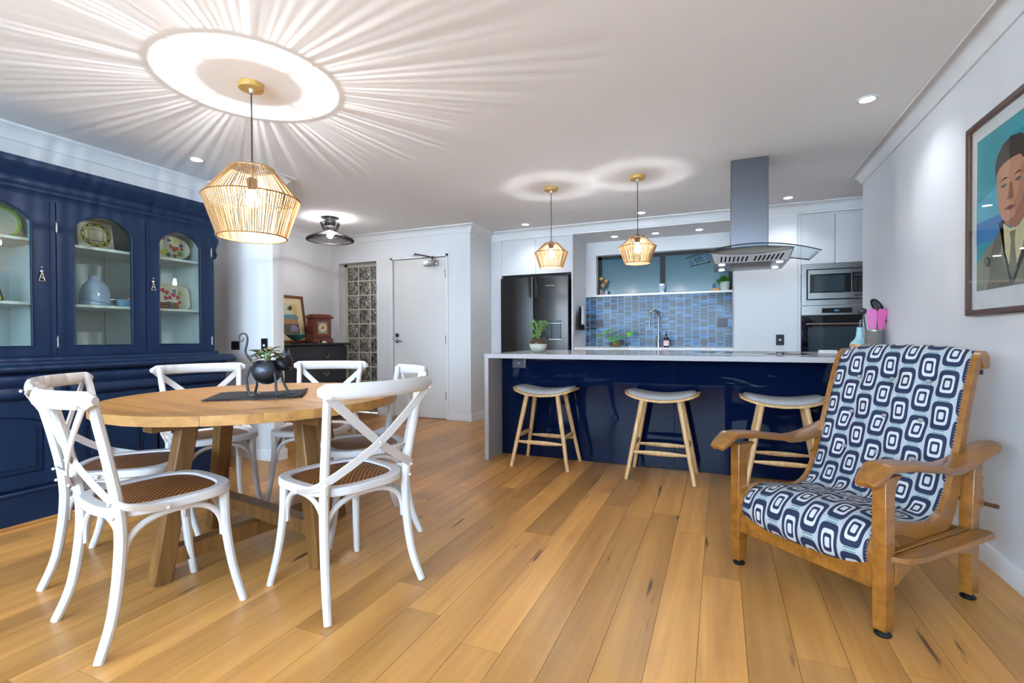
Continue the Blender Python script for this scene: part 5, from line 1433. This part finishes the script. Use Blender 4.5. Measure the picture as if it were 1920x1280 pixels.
# ------------------------------------------------------------------ hall chest and ornaments (face +x)
cs = E('chest_of_drawers', (-4.52, 4.60, 0), 0, 'black chest of drawers against the hall wall', 'chest')
O('carcass', B(-0.40, -0.02, -0.96, 0.46, 0.06, 0.95), DARKCHEST, cs, smooth=0)
O('top', MB().prism([(-0.42, 0.95), (0.012, 0.95), (0.026, 0.962), (0.026, 0.972), (0.015, 0.982), (-0.42, 0.982)], lambda a, b, t: (a, t, b), -1.0, 0.52), pmat('chest_top', '#221c1a', 0.25), cs, bevel=0.002)
for k, (z0, z1) in enumerate(((0.71, 0.935), (0.49, 0.70), (0.27, 0.48), (0.08, 0.26))):
    d_ = O('drawer', MB().prism([(-0.02, z0), (0.0, z0), (0.006, (z0+z1)/2), (0.0, z1), (-0.02, z1)], lambda a, b, t: (a, t, b), -0.95, 0.45), DARKCHEST, cs, smooth=50)
    for yy in (-0.58, 0.09):
        zz = (z0 + z1) / 2 + 0.015
        O('swan_pull', MB().ball((0.010, yy - 0.036, zz), 0.009, 8).ball((0.010, yy + 0.036, zz), 0.009, 8).tube(bez([(0.012, yy - 0.036, zz), (0.02, yy - 0.018, zz - 0.028), (0.02, yy + 0.018, zz - 0.028), (0.012, yy + 0.036, zz)], 4), 0.0038, 6), CHROME, d_)
O('corner_post', MB().tube(bez([(-0.03, 0.475, 0.94), (-0.03, 0.470, 0.75), (-0.03, 0.452, 0.55), (-0.03, 0.452, 0.2), (-0.03, 0.465, 0.0)], 4), 0.026, 8), DARKCHEST, cs)
O('corner_post', MB().tube([(-0.03, -0.975, 0.94), (-0.03, -0.96, 0.0)], 0.026, 8), DARKCHEST, cs)

ck = E('mantel_clock', (-4.70, 4.775, 0.982), math.radians(-14), 'red mahogany mantel clock with square dial on the hall chest', 'clock')
O('case', B(-0.08, 0.075, -0.125, 0.125, 0.055, 0.31), MAHOG, ck, bevel=0.004)
O('plinth', MB().prism([(-0.145, 0.0), (-0.07, 0.0), (-0.04, 0.022), (0.04, 0.022), (0.07, 0.0), (0.145, 0.0), (0.145, 0.055), (-0.145, 0.055)], lambda a, b, t: (t, a, b), -0.09, 0.09), MAHOG, ck, bevel=0.004)
O('crown_moulding', MB().box(-0.095, 0.095, -0.15, 0.15, 0.31, 0.330).box(-0.088, 0.088, -0.14, 0.14, 0.330, 0.345).box(-0.075, 0.075, -0.115, 0.115, 0.345, 0.362), MAHOG, ck, bevel=0.005)
dd = O('clock_door', MB().ring([(-0.10, 0.075), (0.10, 0.075), (0.10, 0.295), (-0.10, 0.295)], [(-0.068, 0.115), (0.068, 0.115), (0.068, 0.265), (-0.068, 0.265)], lambda a, b, t: (t, a, b), 0.075, 0.088), MAHOG, ck, bevel=0.003)
dl = O('dial_plate', B(0.074, 0.079, -0.068, 0.068, 0.115, 0.265), pmat('dial_brass', '#9b9676', 0.35, 0.5), ck, smooth=0)
O('chapter_ring', MB().tube([(0.0785, 0, 0.19), (0.081, 0, 0.19)], 0.054, 32), pmat('dial_cream', '#e3dcc4', 0.5), dl)
for k in range(12):
    t = 2*PI*k/12
    O('hour_mark', MB().bar((0.0815, 0.040*math.sin(t), 0.19 + 0.040*math.cos(t)), (0.0815, 0.050*math.sin(t), 0.19 + 0.050*math.cos(t)), 0.004, 0.001, up=(1, 0, 0)), BLACK, dl, smooth=0)
O('dial_centre', MB().tube([(0.081, 0, 0.19), (0.082, 0, 0.19)], 0.026, 24), PAINT['gold'], dl)
O('hand', MB().bar((0.083, 0, 0.19), (0.083, 0.022, 0.212), 0.004, 0.001, up=(1, 0, 0)), BLACK, dl, smooth=0)
O('hand', MB().bar((0.0835, 0, 0.19), (0.0835, -0.036, 0.176), 0.003, 0.001, up=(1, 0, 0)), BLACK, dl, smooth=0)
gb = E('glass_bowl', (-4.60, 4.315, 0.982), 0, 'teal and clear flared glass bowl on the hall chest', 'bowl')
O('foot', MB().lathe([(0.05, 0.0), (0.045, 0.006), (0.02, 0.02), (0.022, 0.032)], 20), CLEAR, gb)
O('flared_dish', MB().lathe([(0.022, 0.03), (0.06, 0.050), (0.105, 0.088), (0.13, 0.104), (0.126, 0.107), (0.10, 0.092), (0.05, 0.056), (0.001, 0.04)], 28), pmat('teal_glass', '#3f8f94', 0.06, var=0.7, vscale=9, coat=0.5), gb)
sh = tag(O('seashell', MB().lathe([(0.001, 0.026), (0.02, 0.022), (0.032, 0.01), (0.033, 0.0)], 14, (-4.555, 4.71, 0.982)), pmat('shell', '#d8cdb4', 0.5, var=0.15, vscale=40)), 'pale seashell in front of the mantel clock', 'shell')

def canvas(e, polys, x, fn):
    for k, (mat_, pts) in enumerate(polys):
        o = O('painted_shape', MB().prism(pts, fn, x + 0.0004 * k, x + 0.0004 * (k + 1) + 0.0002), mat_, e, smooth=0)
art = {}
def A(c, rough=0.6, var=0.12, vs=9):
    if c not in art: art[c] = pmat('paint_' + c.lstrip('#'), c, rough, var=var, vscale=vs)
    return art[c]
hp = E('framed_print', (-4.885, 4.49, 0.984), 0, 'framed harbour print leaning on the wall on the hall chest', 'picture')
hp.rotation_euler = (0, math.radians(-9), 0)
W2, H2 = 0.27, 0.60
fnp = lambda a, b, t: (t, a, b)
O('frame', MB().ring([(-W2, 0), (W2, 0), (W2, H2), (-W2, H2)], [(-W2 + 0.032, 0.032), (W2 - 0.032, 0.032), (W2 - 0.032, H2 - 0.032), (-W2 + 0.032, H2 - 0.032)], fnp, 0.0, 0.022), MAHOG, hp, bevel=0.004)
O('mount', B(0.0, 0.008, -W2 + 0.03, W2 - 0.03, 0.03, H2 - 0.03), A('#e3cfa4'), hp, smooth=0)
ptg = O('print', B(0.008, 0.0095, -0.16, 0.16, 0.11, H2 - 0.11), A('#c9cdb8'), hp, smooth=0)
canvas(ptg, [(A('#6f93a4'), [(-0.16, 0.30), (0.16, 0.30), (0.16, 0.36), (-0.16, 0.35)]), (A('#b98a5c'), [(-0.16, 0.24), (0.15, 0.23), (0.15, 0.30), (-0.16, 0.30)]), (A('#6a5a4c'), [(-0.16, 0.11), (0.16, 0.11), (0.16, 0.235), (-0.16, 0.24)]), (A('#9a92b4'), [(0.02, 0.14), (0.13, 0.14), (0.14, 0.19), (0.10, 0.225), (0.05, 0.225), (0.02, 0.19)]), (A('#e0b848'), [(0.075, 0.49), (0.14, 0.47), (0.15, 0.40), (0.155, 0.33), (0.12, 0.36), (0.09, 0.43)]), (A('#4a3c34'), [(0.0, 0.43), (0.07, 0.48), (0.085, 0.43), (0.05, 0.405)])], 0.0095, fnp)

# ------------------------------------------------------------------ framed portrait on the right wall (faces -x)
pi_ = E('framed_portrait', (1.128, 2.70, 1.138), 0, 'large framed painting of a man in a coat on the right wall', 'picture')
PW2, PH = 0.37, 0.902
fq = lambda a, b, t: (-t, -a, b)          # a runs left to right as one looks at it
O('frame', MB().ring([(-PW2, 0), (PW2, 0), (PW2, PH), (-PW2, PH)], [(-PW2 + 0.028, 0.028), (PW2 - 0.028, 0.028), (PW2 - 0.028, PH - 0.028), (-PW2 + 0.028, PH - 0.028)], fq, 0.0, 0.028), FRAMEW, pi_, bevel=0.006)
O('mount', MB().prism([(-PW2 + 0.02, 0.02), (PW2 - 0.02, 0.02), (PW2 - 0.02, PH - 0.02), (-PW2 + 0.02, PH - 0.02)], fq, 0.0, 0.010), A('#dfe4e2'), pi_, smooth=0)
pg = O('painting', MB().prism([(-0.290, 0.115), (0.290, 0.115), (0.290, 0.815), (-0.290, 0.815)], fq, 0.009, 0.0115), A('#2f9aa8', 0.6, 0.3, 3), pi_, smooth=0)
def P(pts): return [(a, b) for a, b in pts]
shapes = [(A('#58b0c8', 0.6, 0.2, 4), [(-0.29, 0.42), (0.29, 0.42), (0.29, 0.56), (0.05, 0.60), (-0.29, 0.52)]),
          (A('#2f78b4'), [(-0.29, 0.33), (0.29, 0.33), (0.29, 0.435), (-0.29, 0.43)]),
          (A('#8a8672'), [(-0.285, 0.116), (-0.285, 0.27), (-0.23, 0.325), (-0.13, 0.375), (0.20, 0.375), (0.285, 0.30), (0.285, 0.116)]),
          (A('#6e6b58'), [(-0.20, 0.116), (-0.175, 0.22), (-0.17, 0.30), (-0.14, 0.37), (-0.085, 0.42), (-0.065, 0.38), (-0.10, 0.30), (-0.05, 0.20), (0.0, 0.116)]),
          (A('#2c2b2c'), [(-0.105, 0.44), (-0.075, 0.45), (-0.075, 0.36), (-0.045, 0.22), (-0.02, 0.13), (0.01, 0.13), (0.07, 0.25), (0.13, 0.36), (0.14, 0.46), (0.11, 0.46), (0.02, 0.33)]),
          (A('#cfc59a'), [(-0.07, 0.43), (-0.055, 0.30), (0.0, 0.16), (0.07, 0.31), (0.09, 0.44), (0.04, 0.40), (-0.02, 0.40)]),
          (A('#77775f'), [(-0.022, 0.385), (0.02, 0.385), (0.012, 0.345), (0.03, 0.20), (0.0, 0.15), (-0.026, 0.20), (-0.012, 0.345)]),
          (A('#a06a4c'), [(-0.06, 0.50), (0.085, 0.50), (0.088, 0.435), (0.02, 0.395), (-0.058, 0.425)]),
          (A('#c08a6a'), [(-0.118, 0.66), (-0.112, 0.56), (-0.100, 0.50), (-0.080, 0.455), (-0.035, 0.432), (0.02, 0.45), (0.065, 0.50), (0.085, 0.56), (0.092, 0.66), (0.07, 0.715), (0.0, 0.735), (-0.09, 0.715)]),
          (A('#b0785a'), [(0.02, 0.45), (0.065, 0.50), (0.085, 0.56), (0.092, 0.66), (0.055, 0.66), (0.04, 0.56), (0.01, 0.49)]),
          (A('#3a2c24'), [(-0.122, 0.655), (-0.13, 0.70), (-0.115, 0.745), (-0.075, 0.785), (-0.01, 0.80), (0.06, 0.785), (0.105, 0.74), (0.112, 0.66), (0.098, 0.585), (0.085, 0.60), (0.080, 0.67), (0.05, 0.70), (0.0, 0.705), (-0.06, 0.70), (-0.10, 0.685)]),
          (A('#3a2418'), [(-0.098, 0.622), (-0.05, 0.634), (-0.022, 0.622), (-0.05, 0.626)]),
          (A('#3a2418'), [(0.012, 0.622), (0.04, 0.634), (0.075, 0.622), (0.04, 0.626)]),
          (A('#4a4a4a'), [(-0.088, 0.598), (-0.06, 0.607), (-0.035, 0.598), (-0.06, 0.590)]),
          (A('#4a4a4a'), [(0.016, 0.598), (0.04, 0.607), (0.066, 0.598), (0.04, 0.590)]),
          (A('#8a5840'), [(-0.012, 0.60), (-0.028, 0.545), (-0.034, 0.53), (0.002, 0.526), (0.004, 0.54), (-0.004, 0.60)]),
          (A('#7c4034'), [(-0.055, 0.492), (-0.02, 0.500), (0.022, 0.493), (-0.015, 0.482)]),
          (A('#2a2a26'), [(-0.185 + 0.020*math.cos(2*PI*q/16), 0.275 + 0.028*math.sin(2*PI*q/16)) for q in range(16)]),
          (A('#77775f'), [(-0.185 + 0.014*math.cos(2*PI*q/16), 0.275 + 0.021*math.sin(2*PI*q/16)) for q in range(16)])]
def fig(a, b):
    a = a * 1.08 + 0.025
    b = 0.545 + (b - 0.60) * 0.95 if b >= 0.30 else 0.116 + (b - 0.116) * (0.26 - 0.116) / 0.184
    return (max(-0.289, min(0.289, a)), b)
shapes = shapes[:2] + [(m_, [fig(*q) for q in pts]) for m_, pts in shapes[2:]]
canvas(pg, shapes, 0.0115, fq)
O('glazing', MB().prism([(-PW2 + 0.026, 0.026), (PW2 - 0.026, 0.026), (PW2 - 0.026, PH - 0.026), (-PW2 + 0.026, PH - 0.026)], fq, 0.0215, 0.0235), PICG, pi_, smooth=0)
